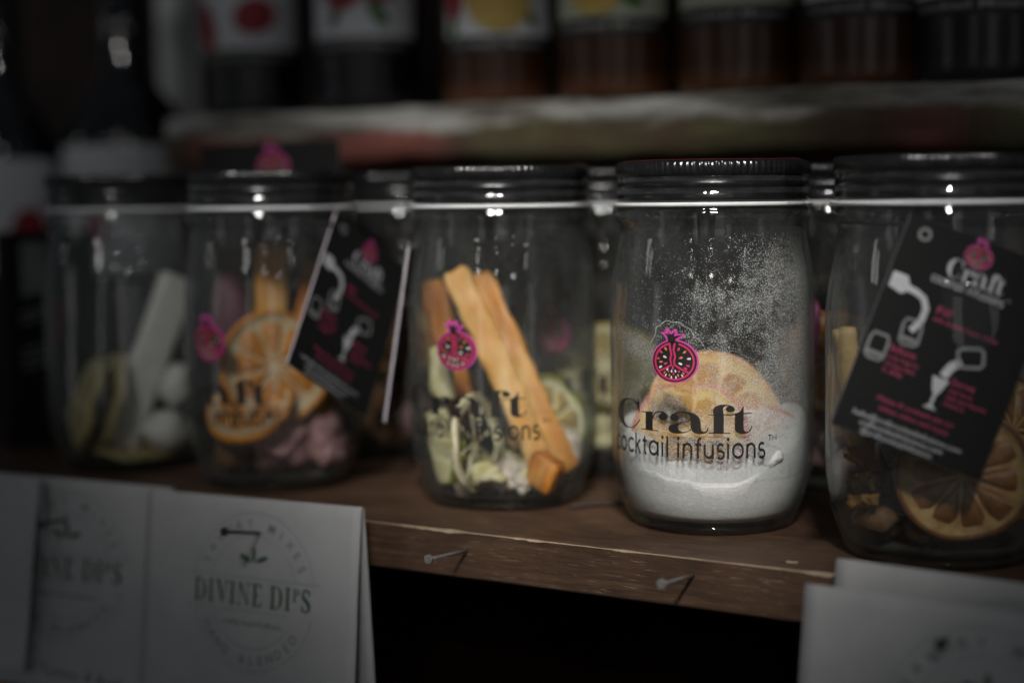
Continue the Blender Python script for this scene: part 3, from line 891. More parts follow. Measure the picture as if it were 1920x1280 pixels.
def citrus(j, pos, rot, rad, thick, mats, label, name='citrus_slice', cat='fruit slice', segs=9, curl=0.12, seed=1, hollow=False, group=None):
    """dried round slice lying in its local XY plane: rind, pith and one piece of flesh for each segment"""
    mr, mp, mf = mats
    e = empty(name, at(j, *pos, *rot))
    tag(e, label, cat, group)
    off = Vector((seed * 4.1, seed * 7.7, 0))
    def warp(v):
        x, y, z = v
        r2 = (x * x + y * y) / (rad * rad)
        a = math.atan2(y, x)
        k = 1 + 0.05 * noise.noise(Vector((math.cos(a), math.sin(a), 0)) * 1.3 + off)
        dz = rad * curl * (0.6 * (x / rad) ** 2 - 0.35 * (y / rad) ** 2) + rad * 0.10 * noise.noise(Vector((x, y, 0)) / rad * 1.4 + off) * (0.3 + r2)
        return (x * k, y * k, z + dz)
    h = thick / 2
    V, F_ = lathe([(rad * 0.92, -h * 0.9), (rad * 0.98, -h), (rad, -h * 0.5), (rad, h * 0.5), (rad * 0.98, h), (rad * 0.92, h * 0.9), (rad * 0.92, -h * 0.9)], 64)
    mesh_obj('rind', [warp(v) for v in V], F_, mr, e, True)
    if hollow:
        V, F_ = lathe([(rad * 0.80, -h * 0.6), (rad * 0.91, -h * 0.8), (rad * 0.91, h * 0.8), (rad * 0.80, h * 0.6), (rad * 0.80, -h * 0.6)], 64)
        mesh_obj('pith', [warp(v) for v in V], F_, mp, e, True)
        for s in range(segs):
            a = 2 * PI * s / segs + 0.2
            P = [warp((rad * u * math.cos(a), rad * u * math.sin(a), 0)) for u in (0.0, 0.2, 0.4, 0.6, 0.83)]
            V, F_ = tube(P, h * 0.55, 6)
            mesh_obj('membrane', V, F_, mp, e, True)
        return e
    zp = h * 0.45
    prof_ = [(0.0, -zp)] + [(rad * u, -zp) for u in (0.15, 0.3, 0.45, 0.6, 0.75, 0.9)] + [(rad * 0.925, -h * 0.85), (rad * 0.925, h * 0.85)] + [(rad * u, zp) for u in (0.9, 0.75, 0.6, 0.45, 0.3, 0.15)] + [(0.0, zp)]
    V, F_ = lathe(prof_, 48)
    mesh_obj('pith', [warp(v) for v in V], F_, mp, e, True)
    for s in range(segs):
        a0 = 2 * PI * (s + 0.055) / segs
        a1 = 2 * PI * (s + 0.945) / segs
        am = (a0 + a1) / 2
        V, F_ = [], []
        nu, na = 6, 6
        rnd = random.Random(seed * 100 + s)
        hh = h * (0.85 + 0.45 * rnd.random())
        a0 += 0.10 * (rnd.random() - 0.5) / segs * PI; a1 += 0.10 * (rnd.random() - 0.5) / segs * PI
        r_in, r_out = 0.05 + 0.06 * rnd.random(), 0.64 + 0.11 * rnd.random()
        for side in (1, -1):
            for iu in range(nu + 1):
                u = iu / nu
                rr = rad * (r_in + r_out * u)
                for ia in range(na + 1):
                    q = ia / na
                    sp = min(1, 0.25 + 1.6 * u) * (1 - 0.25 * max(0, u - 0.8) / 0.2)
                    a = am + (a0 + (a1 - a0) * q - am) * sp
                    edge = min(q, 1 - q) * 2
                    ed2 = min(u, 1 - u) * 2
                    z = side * (zp * 0.97 + (hh - zp) * (min(1, edge * 1.8) * min(1, ed2 * 2.2)) ** 0.5)
                    V.append(warp((rr * math.cos(a), rr * math.sin(a), z)))
        n1 = (nu + 1) * (na + 1)
        for b0, flip in ((0, False), (n1, True)):
            for iu in range(nu):
                for ia in range(na):
                    f = (b0 + iu * (na + 1) + ia, b0 + iu * (na + 1) + ia + 1, b0 + (iu + 1) * (na + 1) + ia + 1, b0 + (iu + 1) * (na + 1) + ia)
                    F_.append(f[::-1] if not flip else f)
        mesh_obj('segment', V, F_, mf, e, True)
    return e

def solid(j, me, name, material, pos, rot, label, cat, group=None, smooth=True):
    o = link(name, me, material, None, smooth)
    o.matrix_world = at(j, *pos, *rot)
    tag(o, label, cat, group)
    return o

ORANGE = (M_ORIND, M_PITH, M_OFLESH)
DORANGE = (M_DRIND, M_DPITH, M_DFLESH)
PKORANGE = (M_PKRIND, M_DPITH, M_GOLD)
LIME = (M_LRIND, M_LPITH, M_LFLESH)
LEMON = (M_YRIND, M_LPITH, M_LFLESH)
BROWN = (M_BRIND, M_BPITH, M_BFLESH)
def heap(name, j, n_, mt, label, zmax, seed, smin=0.004, smax=0.007, clear=False):
    rn = random.Random(seed)
    bm = bmesh.new()
    for i in range(n_):
        a, q = rn.random() * 2 * PI, 0.031 * math.sqrt(rn.random())
        s = smin + (smax - smin) * rn.random()
        if clear and q * math.sin(a) < -0.010 and q * math.cos(a) > -0.016: q *= 0.6
        M_ = Matrix.Translation((q * math.cos(a), q * math.sin(a), 0.0105 + (zmax - 0.0105) * rn.random())) @ Euler((rn.random() * 6, rn.random() * 6, 0)).to_matrix().to_4x4() @ Matrix.Diagonal((s * 1.3, s, s * 0.55, 1))
        r_ = bmesh.ops.create_icosphere(bm, subdivisions=2, radius=1.0, matrix=M_)
        for v in r_['verts']:
            v.co += noise.noise_vector(v.co * 260 + Vector((i, 0, 0))) * s * 0.35
    me = bpy.data.meshes.new(name)
    bm.to_mesh(me); bm.free()
    o = link(name, me, mt, None, True)
    o.matrix_world = j.M
    tag(o, label, 'spice', kind='stuff')
    return o
# jar with the white stick
solid(J1, rounded_box(0.0205, 0.009, 0.096, 0.004, (2, 2, 8), 0.0012, 3, 0.2), 'coconut_stick', M_WHITE, (0.0098, -0.006, 0.0550), (-3, 23, 12), 'long white coconut stick leaning across the leftmost jar', 'fruit')
solid(J1, lump_mesh((0.0125, 0.011, 0.0105), 4, 3, 0.2), 'coconut_chunk', M_WHITE, (0.0175, -0.016, 0.0185), (0, 0, 20), 'rounded white chunk low beside the long white stick', 'fruit', 'white chunks in the leftmost jar')
solid(J1, lump_mesh((0.0095, 0.010, 0.012), 9, 3, 0.2), 'coconut_chunk', M_WHITE, (0.0235, -0.003, 0.0400), (0, 10, 0), 'upper white chunk between the long white stick and the jar wall', 'fruit', 'white chunks in the leftmost jar')
citrus(J1, (-0.0235, -0.010, 0.0330), (0, 104, 10), 0.0260, 0.0038, LIME, 'pale lime slice on edge, farther left in the leftmost jar', 'lime_slice', segs=8, seed=3, group='lime slices in the leftmost jar')
citrus(J1, (-0.0125, -0.006, 0.0340), (0, 107, 16), 0.0270, 0.0038, LIME, 'pale lime slice on edge beside the long white stick', 'lime_slice', segs=8, seed=5, group='lime slices in the leftmost jar')
citrus(J1, (0.0010, -0.008, 0.0095), (4, 3, 0), 0.0240, 0.0035, LIME, 'pale lime slice lying flat on the bottom of the leftmost jar', 'lime_slice', segs=8, seed=8, group='lime slices in the leftmost jar')
# jar with orange slices and pink lumps
citrus(J2, (-0.0005, -0.013, 0.0580), (82, 8, 14), 0.0275, 0.0050, ORANGE, 'bright orange slice standing upright, largest in the jar of pink lumps', 'orange_slice', segs=9, seed=2)
citrus(J2, (-0.0125, -0.0190, 0.0385), (34, -8, -14), 0.0220, 0.0045, ORANGE, 'smaller orange slice low at the left, behind the black lettering', 'orange_slice', segs=8, seed=6)
citrus(J2, (0.0090, 0.004, 0.0470), (70, 15, 35), 0.0240, 0.0050, (M_AMBER2, M_BPITH, M_OFLESH), 'darker orange slice half hidden behind the bright upright one', 'orange_slice', segs=9, seed=11)
solid(J2, lump_mesh((0.0165, 0.014, 0.0145), 12, 4, 0.30, 1.7, 0.28), 'salt_lump', M_PINKSALT, (-0.0005, -0.013, 0.0215), (0, 0, 0), 'large pink salt lump at the bottom centre of the jar', 'salt', 'pink salt lumps')
solid(J2, lump_mesh((0.0125, 0.013, 0.0135), 17, 4, 0.28, 1.7, 0.28), 'salt_lump', M_PINKSALT, (0.0245, -0.010, 0.0205), (0, 20, 0), 'pink salt lump against the right wall, under the black tag', 'salt', 'pink salt lumps')
solid(J2, lump_mesh((0.0135, 0.010, 0.010), 23, 4, 0.28, 1.7, 0.28), 'salt_lump', M_PINKSALT, (0.013, 0.010, 0.0165), (0, 0, 40), 'pink salt lump at the back of the jar bottom', 'salt', 'pink salt lumps')
solid(J2, lump_mesh((0.011, 0.009, 0.009), 31, 3, 0.3, 1.7, 0.2), 'bark_piece', M_BARK, (-0.0205, -0.012, 0.0170), (0, 0, 10), 'brown bark piece left of the large pink salt lump', 'spice')
solid(J2, rounded_box(0.0155, 0.006, 0.075, 0.0022, (2, 2, 8), 0.0012, 7, 0.25), 'candied_strip', M_AMBER, (-0.0020, 0.013, 0.0790), (-4, 4, 10), 'upright amber strip rising behind the orange slices', 'candied fruit')
solid(J2, rounded_box(0.0085, 0.005, 0.070, 0.002, (2, 2, 8), 0.001, 8, 0.3), 'candied_strip', M_AMBER2, (0.0125, 0.015, 0.0740), (-4, 12, -10), 'thin orange strip beside the upright amber strip', 'candied fruit')
solid(J2, lump_mesh((0.0105, 0.008, 0.026), 37, 3, 0.25), 'hibiscus_flower', M_HIB, (-0.0205, 0.016, 0.0740), (0, -5, 0), 'dark purple dried flower behind the pink emblem', 'flower')
# jar with the amber strip
solid(J3, rounded_box(0.0125, 0.0062, 0.104, 0.0020, (4, 3, 26), 0.0014, 21, 0.2, 0.003), 'candied_strip', M_AMBER, (-0.0005, -0.0095, 0.0585), (-9, -23, 8), 'long pale amber strip slanting down to the right, left of its darker twin', 'candied fruit')
solid(J3, rounded_box(0.0100, 0.0060, 0.099, 0.0020, (4, 3, 26), 0.0014, 27, -0.2, 0.003), 'candied_strip', M_AMBER3, (0.0095, -0.0080, 0.0600), (-9, -24.5, -4), 'long darker amber strip lying against the right of the pale one', 'candied fruit')
solid(J3, rounded_box(0.0120, 0.0055, 0.066, 0.002, (4, 3, 14), 0.0020, 22, 0.4), 'candied_strip', M_AMBER2, (-0.0255, 0.012, 0.0680), (-4, -13, 10), 'short orange strip leaning on the left wall', 'candied fruit')
citrus(J3, (-0.0130, -0.0215, 0.0290), (88, 0, 66), 0.0225, 0.0026, (M_LPITH, M_LPITH, M_LFLESH), 'thin see-through lime wheel with spokes standing on edge', 'lime_slice', segs=8, seed=14, hollow=True, curl=0.05)
solid(J3, rounded_box(0.0105, 0.007, 0.024, 0.003, (2, 2, 4), 0.0016, 31), 'lime_chunk', M_PALEGREEN, (-0.0275, -0.016, 0.0600), (0, -4, 20), 'pale green chunk below the pink emblem at the left wall', 'fruit', 'pale green chunks')
solid(J3, rounded_box(0.0115, 0.008, 0.034, 0.003, (2, 2, 5), 0.0018, 33), 'lime_chunk', M_PALEGREEN, (-0.0275, -0.015, 0.0265), (0, -12, 10), 'long pale green chunk standing low at the left wall', 'fruit', 'pale green chunks')
solid(J3, rounded_box(0.005, 0.006, 0.026, 0.0018, (2, 2, 5), 0.0014, 35, 0.6, 0.004), 'lime_peel', M_GRIND, (-0.0205, -0.0245, 0.0230), (0, 6, 0), 'curved green peel strip between the pale chunk and the lime wheel', 'fruit')
citrus(J3, (0.0215, 0.004, 0.0350), (74, 24, 38), 0.0215, 0.0045, (M_GRIND, M_LPITH, M_LFLESH), 'lime slice with green rind leaning at the right wall', 'lime_slice', segs=8, seed=18)
solid(J3, rounded_box(0.020, 0.016, 0.020, 0.004, (3, 3, 3), 0.002, 41), 'ginger_cube', M_BEIGE, (0.0130, 0.008, 0.0290), (10, 25, 20), 'beige ginger cube behind the lower end of the amber strip', 'candied ginger')
solid(J3, rounded_box(0.015, 0.010, 0.016, 0.003, (2, 2, 2), 0.0016, 43), 'candied_piece', M_AMBER2, (0.0180, -0.0265, 0.0160), (0, 20, -35), 'small orange piece at the foot of the long amber strip', 'candied fruit')
solid(J3, rounded_box(0.010, 0.009, 0.014, 0.0025, (2, 2, 2), 0.0016, 45), 'ginger_cube', M_CRYSTAL, (0.0300, -0.006, 0.0245), (10, 15, 10), 'whitish cube against the right wall under the lime slice', 'candied ginger')
rr = random.Random(5)
for i, (lx, ly, lz, s) in enumerate([(0.0005, -0.023, 0.0120, 0.0068), (0.0085, -0.026, 0.0115, 0.0055), (-0.0035, -0.014, 0.0125, 0.0066), (0.0075, -0.014, 0.0130, 0.0072), (0.002, -0.005, 0.014, 0.008), (-0.012, -0.004, 0.0135, 0.008), (0.013, -0.004, 0.0125, 0.007), (-0.0185, -0.0225, 0.0090, 0.0050), (0.0150, -0.0180, 0.0095, 0.0055)]):
    place = ['in front', 'front right', 'left of centre', 'right of centre', 'in the middle', 'at the back left', 'at the back right', 'at the front left', 'beside the strip end'][i]
    solid(J3, lump_mesh((s, s * 0.8, s * 0.8), 60 + i, 3, 0.3, 1.8, 0.45), 'rock_sugar_lump', M_CRYSTAL, (lx, ly, lz), (rr.random() * 90, rr.random() * 90, 0), 'clear pale sugar crystal %s on the bottom of the amber strip jar' % place, 'rock sugar', 'sugar crystals in the amber strip jar', smooth=False)
heap('pale_peel_heap', J3, 34, M_PALEGREEN, 'small pale peel pieces strewn over the bottom of the amber strip jar', 0.017, 21, 0.003, 0.0062)
# sugar jar
def sugar_mound():
    ri = lambda z: 0.0396 if z > 0.016 else (0.0389 - (0.016 - z) * 0.50)
    def h(x, y):
        r_ = math.hypot(x, y)
        t_ = 0.0362 + (8.0 if x < -0.004 else 8.0) * (x + 0.004) ** 2 + 0.20 * y
        t_ -= 0.0020 * max(0.0, (r_ - 0.0280) / 0.0116) ** 2 + 0.0050 * max(0.0, (r_ - 0.0345) / 0.0051) ** 2.5
        t_ += 0.0018 * noise.noise(Vector((x, y, 0)) * 55) + 0.0012 * noise.noise(Vector((x, y, 3)) * 150) + 0.0004 * noise.noise(Vector((x, y, 7)) * 420)
        return t_
    V, F_ = [], []
    seg_, rings = 120, 34
    V.append((0, 0, h(0, 0)))
    for i in range(1, rings + 1):
        r_ = 0.0396 * i / rings
        for k in range(seg_):
            a = 2 * PI * k / seg_
            V.append((r_ * math.cos(a), r_ * math.sin(a), h(r_ * math.cos(a), r_ * math.sin(a))))
    for k in range(seg_): F_.append((0, 1 + k, 1 + (k + 1) % seg_))
    for i in range(rings - 1):
        for k in range(seg_):
            a, b_ = 1 + i * seg_ + k, 1 + i * seg_ + (k + 1) % seg_
            F_.append((a, a + seg_, b_ + seg_, b_))
    top = 1 + (rings - 1) * seg_
    for fz, z in ((0.6, None), (0, 0.0230), (0, 0.0150), (0, 0.0085), (0, 0.0053)):
        o_ = len(V)
        for k in range(seg_):
            a = 2 * PI * k / seg_
            zt = V[top + k][2]
            zz = zt - 0.0006 if z is None else min(z, zt - {0.0230: 0.0030, 0.0150: 0.0075, 0.0085: 0.0125, 0.0053: 0.0160}[z])
            r_ = {None: 0.0397, 0.0230: 0.0390, 0.0150: 0.0374, 0.0085: 0.0354, 0.0053: 0.0325}[z]
            V.append((r_ * math.cos(a), r_ * math.sin(a), zz))
        pv = top if z is None else o_ - seg_
        for k in range(seg_):
            k2 = (k + 1) % seg_
            F_.append((pv + k, o_ + k, o_ + k2, pv + k2))
    F_.append(tuple(o_ + k for k in range(seg_))[::-1])
    me = bpy.data.meshes.new('sugar')
    me.from_pydata(V, [], F_)
    return me
o = link('sugar', sugar_mound(), M_SUGAR, None, True)
o.matrix_world = J4.M
tag(o, 'white sugar filling the bottom of the sharp jar', 'sugar', kind='stuff')
citrus(J4, (0.0005, 0.0010, 0.0462), (60, 5, 6), 0.0285, 0.0060, DORANGE, 'large sugared orange slice tilted up behind the black lettering', 'orange_slice', segs=9, seed=21, curl=0.16)
citrus(J4, (-0.0090, -0.0120, 0.0385), (52, 2, -10), 0.0250, 0.0055, PKORANGE, 'sugared golden slice with pink rind, lower and nearer the left wall', 'orange_slice', segs=8, seed=24, curl=0.1)
citrus(J4, (0.0195, -0.0100, 0.0375), (38, -14, 20), 0.0170, 0.0055, (M_PKRIND, M_DUSTY, M_DUSTY), 'white-dusted pinkish slice half buried at the right wall', 'citrus_slice', segs=7, seed=27, curl=0.15)
solid(J4, lump_mesh((0.0105, 0.008, 0.0075), 71, 4, 0.20, 1.6), 'sugar_clump', M_CLUMP, (0.0190, -0.0255, 0.0300), (0, -25, 0), 'greyish sugar clump pressed against the front glass at lower right', 'sugar')
solid(J4, rounded_box(0.020, 0.007, 0.009, 0.003, (4, 2, 2), 0.0016, 73), 'ginger_strip', M_DUSTY, (0.0085, -0.0310, 0.0310), (0, -28, 18), 'sugared pinkish strip under the trade mark letters', 'candied ginger')
solid(J4, rounded_box(0.024, 0.010, 0.008, 0.003, (4, 2, 2), 0.0016, 77), 'ginger_strip', M_DFLESH, (-0.0060, -0.0300, 0.0350), (10, 6, 0), 'sugared golden strip behind the lower line of lettering', 'candied ginger')
# jar at the right edge
citrus(J5, (0.0085, -0.0215, 0.0340), (84, -14, 6), 0.0250, 0.0060, BROWN, 'dark brown orange slice with broad cream pith ring', 'orange_slice', segs=10, seed=31, curl=0.22)
citrus(J5, (0.0265, -0.0010, 0.0480), (80, 30, 28), 0.0215, 0.0050, BROWN, 'second dark orange slice higher up, cut by the right edge', 'orange_slice', segs=10, seed=33, curl=0.25)
V, F_ = lathe([(0.0, 0.000), (0.0040, 0.000), (0.0042, 0.006), (0.0043, 0.040), (0.0047, 0.0425), (0.0044, 0.0445), (0.0, 0.0455)], 20)
solid(J5, me_from((V, F_), 'rind_roll', M_CREAM), 'rind_roll', M_CREAM, (-0.0290, -0.0130, 0.0430), (0, -8, 0), 'small cream roll standing left of the black tag', 'spice')
V, F_ = tube([(0.002 * math.sin(i * 0.9), 0.001 * math.cos(i), 0.0075 * i) for i in range(10)], 0.0048, 12)
solid(J5, me_from((V, F_), 'cinnamon_stick', M_CINN), 'cinnamon_stick', M_CINN, (-0.0215, -0.0100, 0.0130), (0, -9, 0), 'brown cinnamon stick leaning on the left wall', 'spice')
for i, (lx, ly, lz, rx, ry, rz, sx) in enumerate([(-0.0300, -0.0245, 0.0400, 80, 20, -35, 0.010), (-0.0270, -0.0265, 0.0240, 70, -10, -30, 0.013), (-0.0250, -0.0230, 0.0320, 60, 40, -20, 0.008), (-0.0150, -0.0330, 0.0460, 80, 70, 0, 0.009)]):
    wh = ['high at the left wall', 'low at the left wall', 'between two others at the left wall', 'just below the corner of the black tag'][i]
    solid(J5, rounded_box(sx, 0.0038, 0.0010, 0.0004, (6, 3, 1), 0.0024, 81 + i), 'peel_flake', M_FLAKE, (lx, ly, lz), (rx, ry, rz), 'pale gold peel flake %s of the brown jar' % wh, 'spice', 'peel flakes')
heap('bark_heap', J5, 130, M_BARK, 'dark brown bark chips heaped on the bottom of the right edge jar', 0.030, 3, 0.0030, 0.0060, True)
# back row
heap('dried_fruit_heap', K1, 46, M_BARK, 'brown dried fruit heaped in the jar behind the pink lump jar', 0.040, 11, 0.006, 0.010)
citrus(K1, (-0.0050, -0.0180, 0.0640), (75, 20, 20), 0.0220, 0.0050, (M_AMBER2, M_BPITH, M_BFLESH), 'dark orange slice in the back row left of the edge-on tag', 'orange_slice', segs=8, seed=41)
solid(K1, lump_mesh((0.013, 0.011, 0.012), 91, 3, 0.3), 'salt_lump', M_PINKSALT, (0.0020, -0.0240, 0.0220), (0, 0, 0), 'pinkish lump in the back row right of the edge-on tag', 'salt')
citrus(K2, (0.0000, -0.0130, 0.0540), (55, 0, 0), 0.0250, 0.0055, LEMON, 'yellow slice on top in the back row, left of the sugar jar', 'lemon_slice', segs=9, seed=43)
citrus(K2, (0.0060, -0.0160, 0.0370), (62, 10, 0), 0.0235, 0.0055, LEMON, 'pale yellow slice below the top one, left of the sugar jar', 'lemon_slice', segs=9, seed=45)
heap('pale_fruit_heap', K2, 40, M_PALEGREEN, 'pale green dried pieces at the bottom of the jar behind the sugar jar', 0.030, 12, 0.006, 0.009)
citrus(K3, (0.0040, -0.0190, 0.0620), (78, 0, -8), 0.0235, 0.0055, ORANGE, 'orange slice in the back row, right of the sugar jar', 'orange_slice', segs=9, seed=47)
solid(K3, lump_mesh((0.004, 0.003, 0.020), 95, 3, 0.2), 'flower_petal', M_MAGPETAL, (-0.0060, -0.0330, 0.0700), (0, 6, 0), 'magenta petal sliver right of the sugar jar', 'flower')
heap('pink_fruit_heap', K3, 40, M_PINKSALT, 'pinkish dried pieces at the bottom of the back jar right of the sugar jar', 0.036, 13, 0.006, 0.009)

# ------------------------------------------------------------------ lower shelf: brown board with a chipped front edge
YF, TH = -0.0058, 0.0195
xs = [-0.80 + 0.0014 * i for i in range(1001)]
V, F_, FM = [], [], []
for x in xs:
    n1 = noise.noise(Vector((x * 38, 0.3, 0))); n2 = noise.noise(Vector((x * 160, 4.3, 0))); n3 = noise.noise(Vector((x * 520, 9.1, 0)))
    chip = max(0.0, n1 * 0.9 + n2 * 0.55 + n3 * 0.25 - 0.05)
    by = 0.0005 + 0.0026 * chip + 0.0002 * abs(n3)
    bz = 0.0003 + 0.0014 * chip
    wav = 0.0003 * n2
    for (y, z) in ((0.46, 0.0), (0.10, 0.0), (YF + by + 0.0002 + wav, 0.0), (YF + by * 0.55 + wav, -bz * 0.30 - 0.0001 * n3), (YF + wav * 0.6, -bz), (YF, -TH * 0.5), (YF + 0.0002 * n2, -TH + 0.0008), (YF + 0.0007, -TH), (0.46, -TH)):
        V.append((x, y, z))
np_ = 9
for i in range(len(xs) - 1):
    for k in range(np_ - 1):
        F_.append((i * np_ + k, i * np_ + k + 1, (i + 1) * np_ + k + 1, (i + 1) * np_ + k))
        FM.append(1 if k in (2, 3) else 0)
    F_.append((i * np_ + np_ - 1, i * np_, (i + 1) * np_, (i + 1) * np_ + np_ - 1)); FM.append(0)
o = mesh_obj('wooden_shelf', V, F_, [M_WOOD, M_RAW], None, False, FM)
tag(o, 'worn brown wooden shelf board with a pale chipped front edge, under the jars', 'shelf')
# thin dark strip and crumbs on the shelf
V, F_ = tube([(-0.012, 0, 0.0012), (-0.004, 0.0004, 0.0016), (0.006, -0.0003, 0.0014), (0.013, 0, 0.001)], lambda u: 0.0011 * (1 - 0.5 * abs(u - 0.5)), 6)
o = mesh_obj('dark_strip', V, F_, M_DARKWOOD, None, True)
o.matrix_world = Matrix.Translation((0.003, 0.066, 0)) @ Matrix.Rotation(R(52), 4, 'Z')
tag(o, 'thin dark strip lying on the shelf between the amber strip jar and the sugar jar', 'splinter')
o = link('sugar_crumb', rounded_box(0.0042, 0.0010, 0.0005, 0.0002, (2, 1, 1), 0.0003, 3), M_RAW)
o.matrix_world = Matrix.Translation((0.1185, 0.0050, 0.0004)) @ Matrix.Rotation(R(20), 4, 'Z')
tag(o, 'tiny pale chip on the shelf below the gap right of the sugar jar', 'wood chip')

# ------------------------------------------------------------------ back panel, lower board, upright
V, F_ = box_v(-1.3, 0.8, 0.462, 0.482, -0.6, 0.9)
tag(mesh_obj('back_wall', V, F_, M_DARKWOOD), None, None, kind='structure')
V, F_ = box_v(-0.8, 0.62, 0.06, 0.46, -0.125, -0.108)
tag(mesh_obj('lower_shelf', V, F_, wood('lower_shelf_wood', (0.05, 0.022, 0.014), (0.11, 0.05, 0.03), (0.16, 0.075, 0.045))), 'dim brown board in the dark below the front shelf', 'shelf')
V, F_ = box_v(-0.497, -0.475, 0.33, 0.36, 0.002, 0.75)
tag(mesh_obj('shelf_upright', V, F_, plain('pale_paint', (0.42, 0.43, 0.44), (0.36, 0.37, 0.38), rough=0.7)), 'pale upright post left of the upper shelf', 'post')

# ------------------------------------------------------------------ upper shelf: thick weathered board with uneven edges
V, F_ = [], []
YU = 0.200
nx = 260
prof_n = 12
for i in range(nx + 1):
    x = -0.372 + 1.0 * i / nx
    ring = []
    top = 0.1912 + 0.0016 * noise.noise(Vector((x * 11, 0, 0))) + 0.0008 * noise.noise(Vector((x * 45, 0, 0)))
    bot = 0.1600 + 0.0026 * noise.noise(Vector((x * 9, 5, 0))) + 0.0012 * noise.noise(Vector((x * 50, 5, 0)))
    ring.append((0.40, bot))
    for k in range(7):
        u = k / 6
        z = bot + (top - bot) * u
        y = YU + 0.0030 * noise.noise(Vector((x * 14, z * 60, 9))) + 0.0014 * noise.noise(Vector((x * 40, z * 260, 2))) + 0.004 * (abs(u - 0.5) * 2) ** 3
        ring.append((y, z))
    ring.append((0.40, top))
    V += [(x, y, z) for y, z in ring]
pn = 9
for i in range(nx):
    for k in range(pn):
        k2 = (k + 1) % pn
        F_.append((i * pn + k, (i + 1) * pn + k, (i + 1) * pn + k2, i * pn + k2))
F_.append(tuple(range(pn))); F_.append(tuple(nx * pn + k for k in range(pn))[::-1])
V = [(x, y, z - 0.176) for x, y, z in V]
o = mesh_obj('upper_shelf', V, F_, M_WEATHER, None, True)
o.location.z = 0.176
tag(o, 'thick weathered grey board with worn paint, above and behind the jars', 'shelf')

# ------------------------------------------------------------------ bottles
def bottle_glass(name, c, rough=0.08, coat=0.5):
    m, t, out = nt(name)
    g = G(t)
    p = g.n('ShaderNodeBsdfPrincipled')
    co = g.n('ShaderNodeTexCoord').outputs['Object']
    sep = g.n('ShaderNodeSeparateXYZ'); g.l(co, sep.inputs[0])
    # dark syrup, a little clearer at the thick glass foot
    g.l(g.mix(g.ramp(sep.outputs[2], [(0.004, 1), (0.016, 0)]), c, tuple(min(1, v * 2.6 + 0.004) for v in c)), p.inputs['Base Color'])
    p.inputs['Roughness'].default_value = rough
    p.inputs['Coat Weight'].default_value = coat
    g.l(p.outputs[0], out.inputs[0])
    return m
M_BLACKBOT = bottle_glass('black_syrup_glass', (0.006, 0.006, 0.008), 0.04)
M_BLACKBOT2 = bottle_glass('dull_black_glass', (0.008, 0.008, 0.010), 0.25, 0.1)
M_AMBERBOT = bottle_glass('amber_syrup_glass', (0.050, 0.018, 0.007), 0.25, 0.1)
M_LABEL = plain('label_paper', (0.78, 0.79, 0.82), (0.74, 0.75, 0.78), rough=0.6)
M_LABELG = plain('green_label_paper', (0.50, 0.53, 0.42), (0.46, 0.50, 0.36), rough=0.6)
P_RED = plain('red_print', (0.42, 0.035, 0.05), (0.30, 0.02, 0.035), scale=120, rough=0.6)
P_GREEN = plain('leaf_print', (0.08, 0.22, 0.05), (0.05, 0.14, 0.03), scale=120, rough=0.6)
P_YEL = plain('yellow_print', (0.62, 0.46, 0.13), (0.55, 0.36, 0.08), scale=120, rough=0.6)
P_ORG = plain('orange_print', (0.62, 0.22, 0.03), (0.5, 0.16, 0.02), scale=120, rough=0.6)
P_TEAL = plain('teal_print', (0.03, 0.11, 0.11), rough=0.6)
P_LETTER = plain('label_letter', (0.50, 0.49, 0.47), rough=0.6)
P_BLACK = plain('label_black', (0.012, 0.012, 0.012), rough=0.5)

def bottle(name, x, y, z, rad, label, cat, glass, paper, prints, lz0, lz1, strip=0.010, height=0.20, half=62, face=0.0, text=None, group=None, neck_z=None):
    e = empty(name, Matrix.Translation((x, y, z)) @ Matrix.Rotation(facing(x, y) + R(face), 4, 'Z'))
    tag(e, label, cat, group)
    b_ = neck_z or height * 0.68
    pf = [(0.0, 0.001), (rad * 0.86, 0.0005), (rad * 0.97, 0.003), (rad, 0.008), (rad, b_ * 0.5), (rad, b_ * 0.96), (rad * 0.97, b_), (rad * 0.80, b_ + rad * 0.38), (rad * 0.52, b_ + rad * 0.72), (rad * 0.38, b_ + rad * 1.0), (rad * 0.36, height - 0.016), (rad * 0.36, height - 0.001), (0, height)]
    V, F_ = lathe(dense(pf, 2), 56)
    mesh_obj('glass_body', V, F_, glass, e, True)
    V, F_ = lathe([(rad * 0.40, height - 0.022), (rad * 0.44, height - 0.0215), (rad * 0.44, height + 0.001), (rad * 0.40, height + 0.002), (0, height + 0.002)], 40)
    mesh_obj('cap', V, F_, M_LID, e, True)
    V, F_ = lathe([(rad + 0.0003, lz0 + strip), (rad + 0.0003, lz1)], 40, R(-90 - half), R(-90 + half))
    lb = mesh_obj('label_paper', V, F_, paper, e, True)
    V, F_ = lathe([(rad + 0.0003, lz0), (rad + 0.0003, lz0 + strip - 0.0002)], 40, R(-90 - half), R(-90 + half))
    st = mesh_obj('label_strip', V, F_, P_BLACK, e, True)
    if text:
        A = Art()
        text_fit(A, text, -0.030, 0.028, 0.0, strip * 0.42, 0.01)
        A.build('strip_lettering', P_LETTER, st, wrap(0, lz0 + strip * 0.35, 0.0006, rad), 0.004)
    for (nm, mt, shapes) in prints:
        for s in shapes:
            A = Art(); A.poly(s)
            A.build(nm, mt, lb, wrap(0, lz0 + strip, 0.0006 + 0.0001 * len(nm), rad), 0.004)
    return e

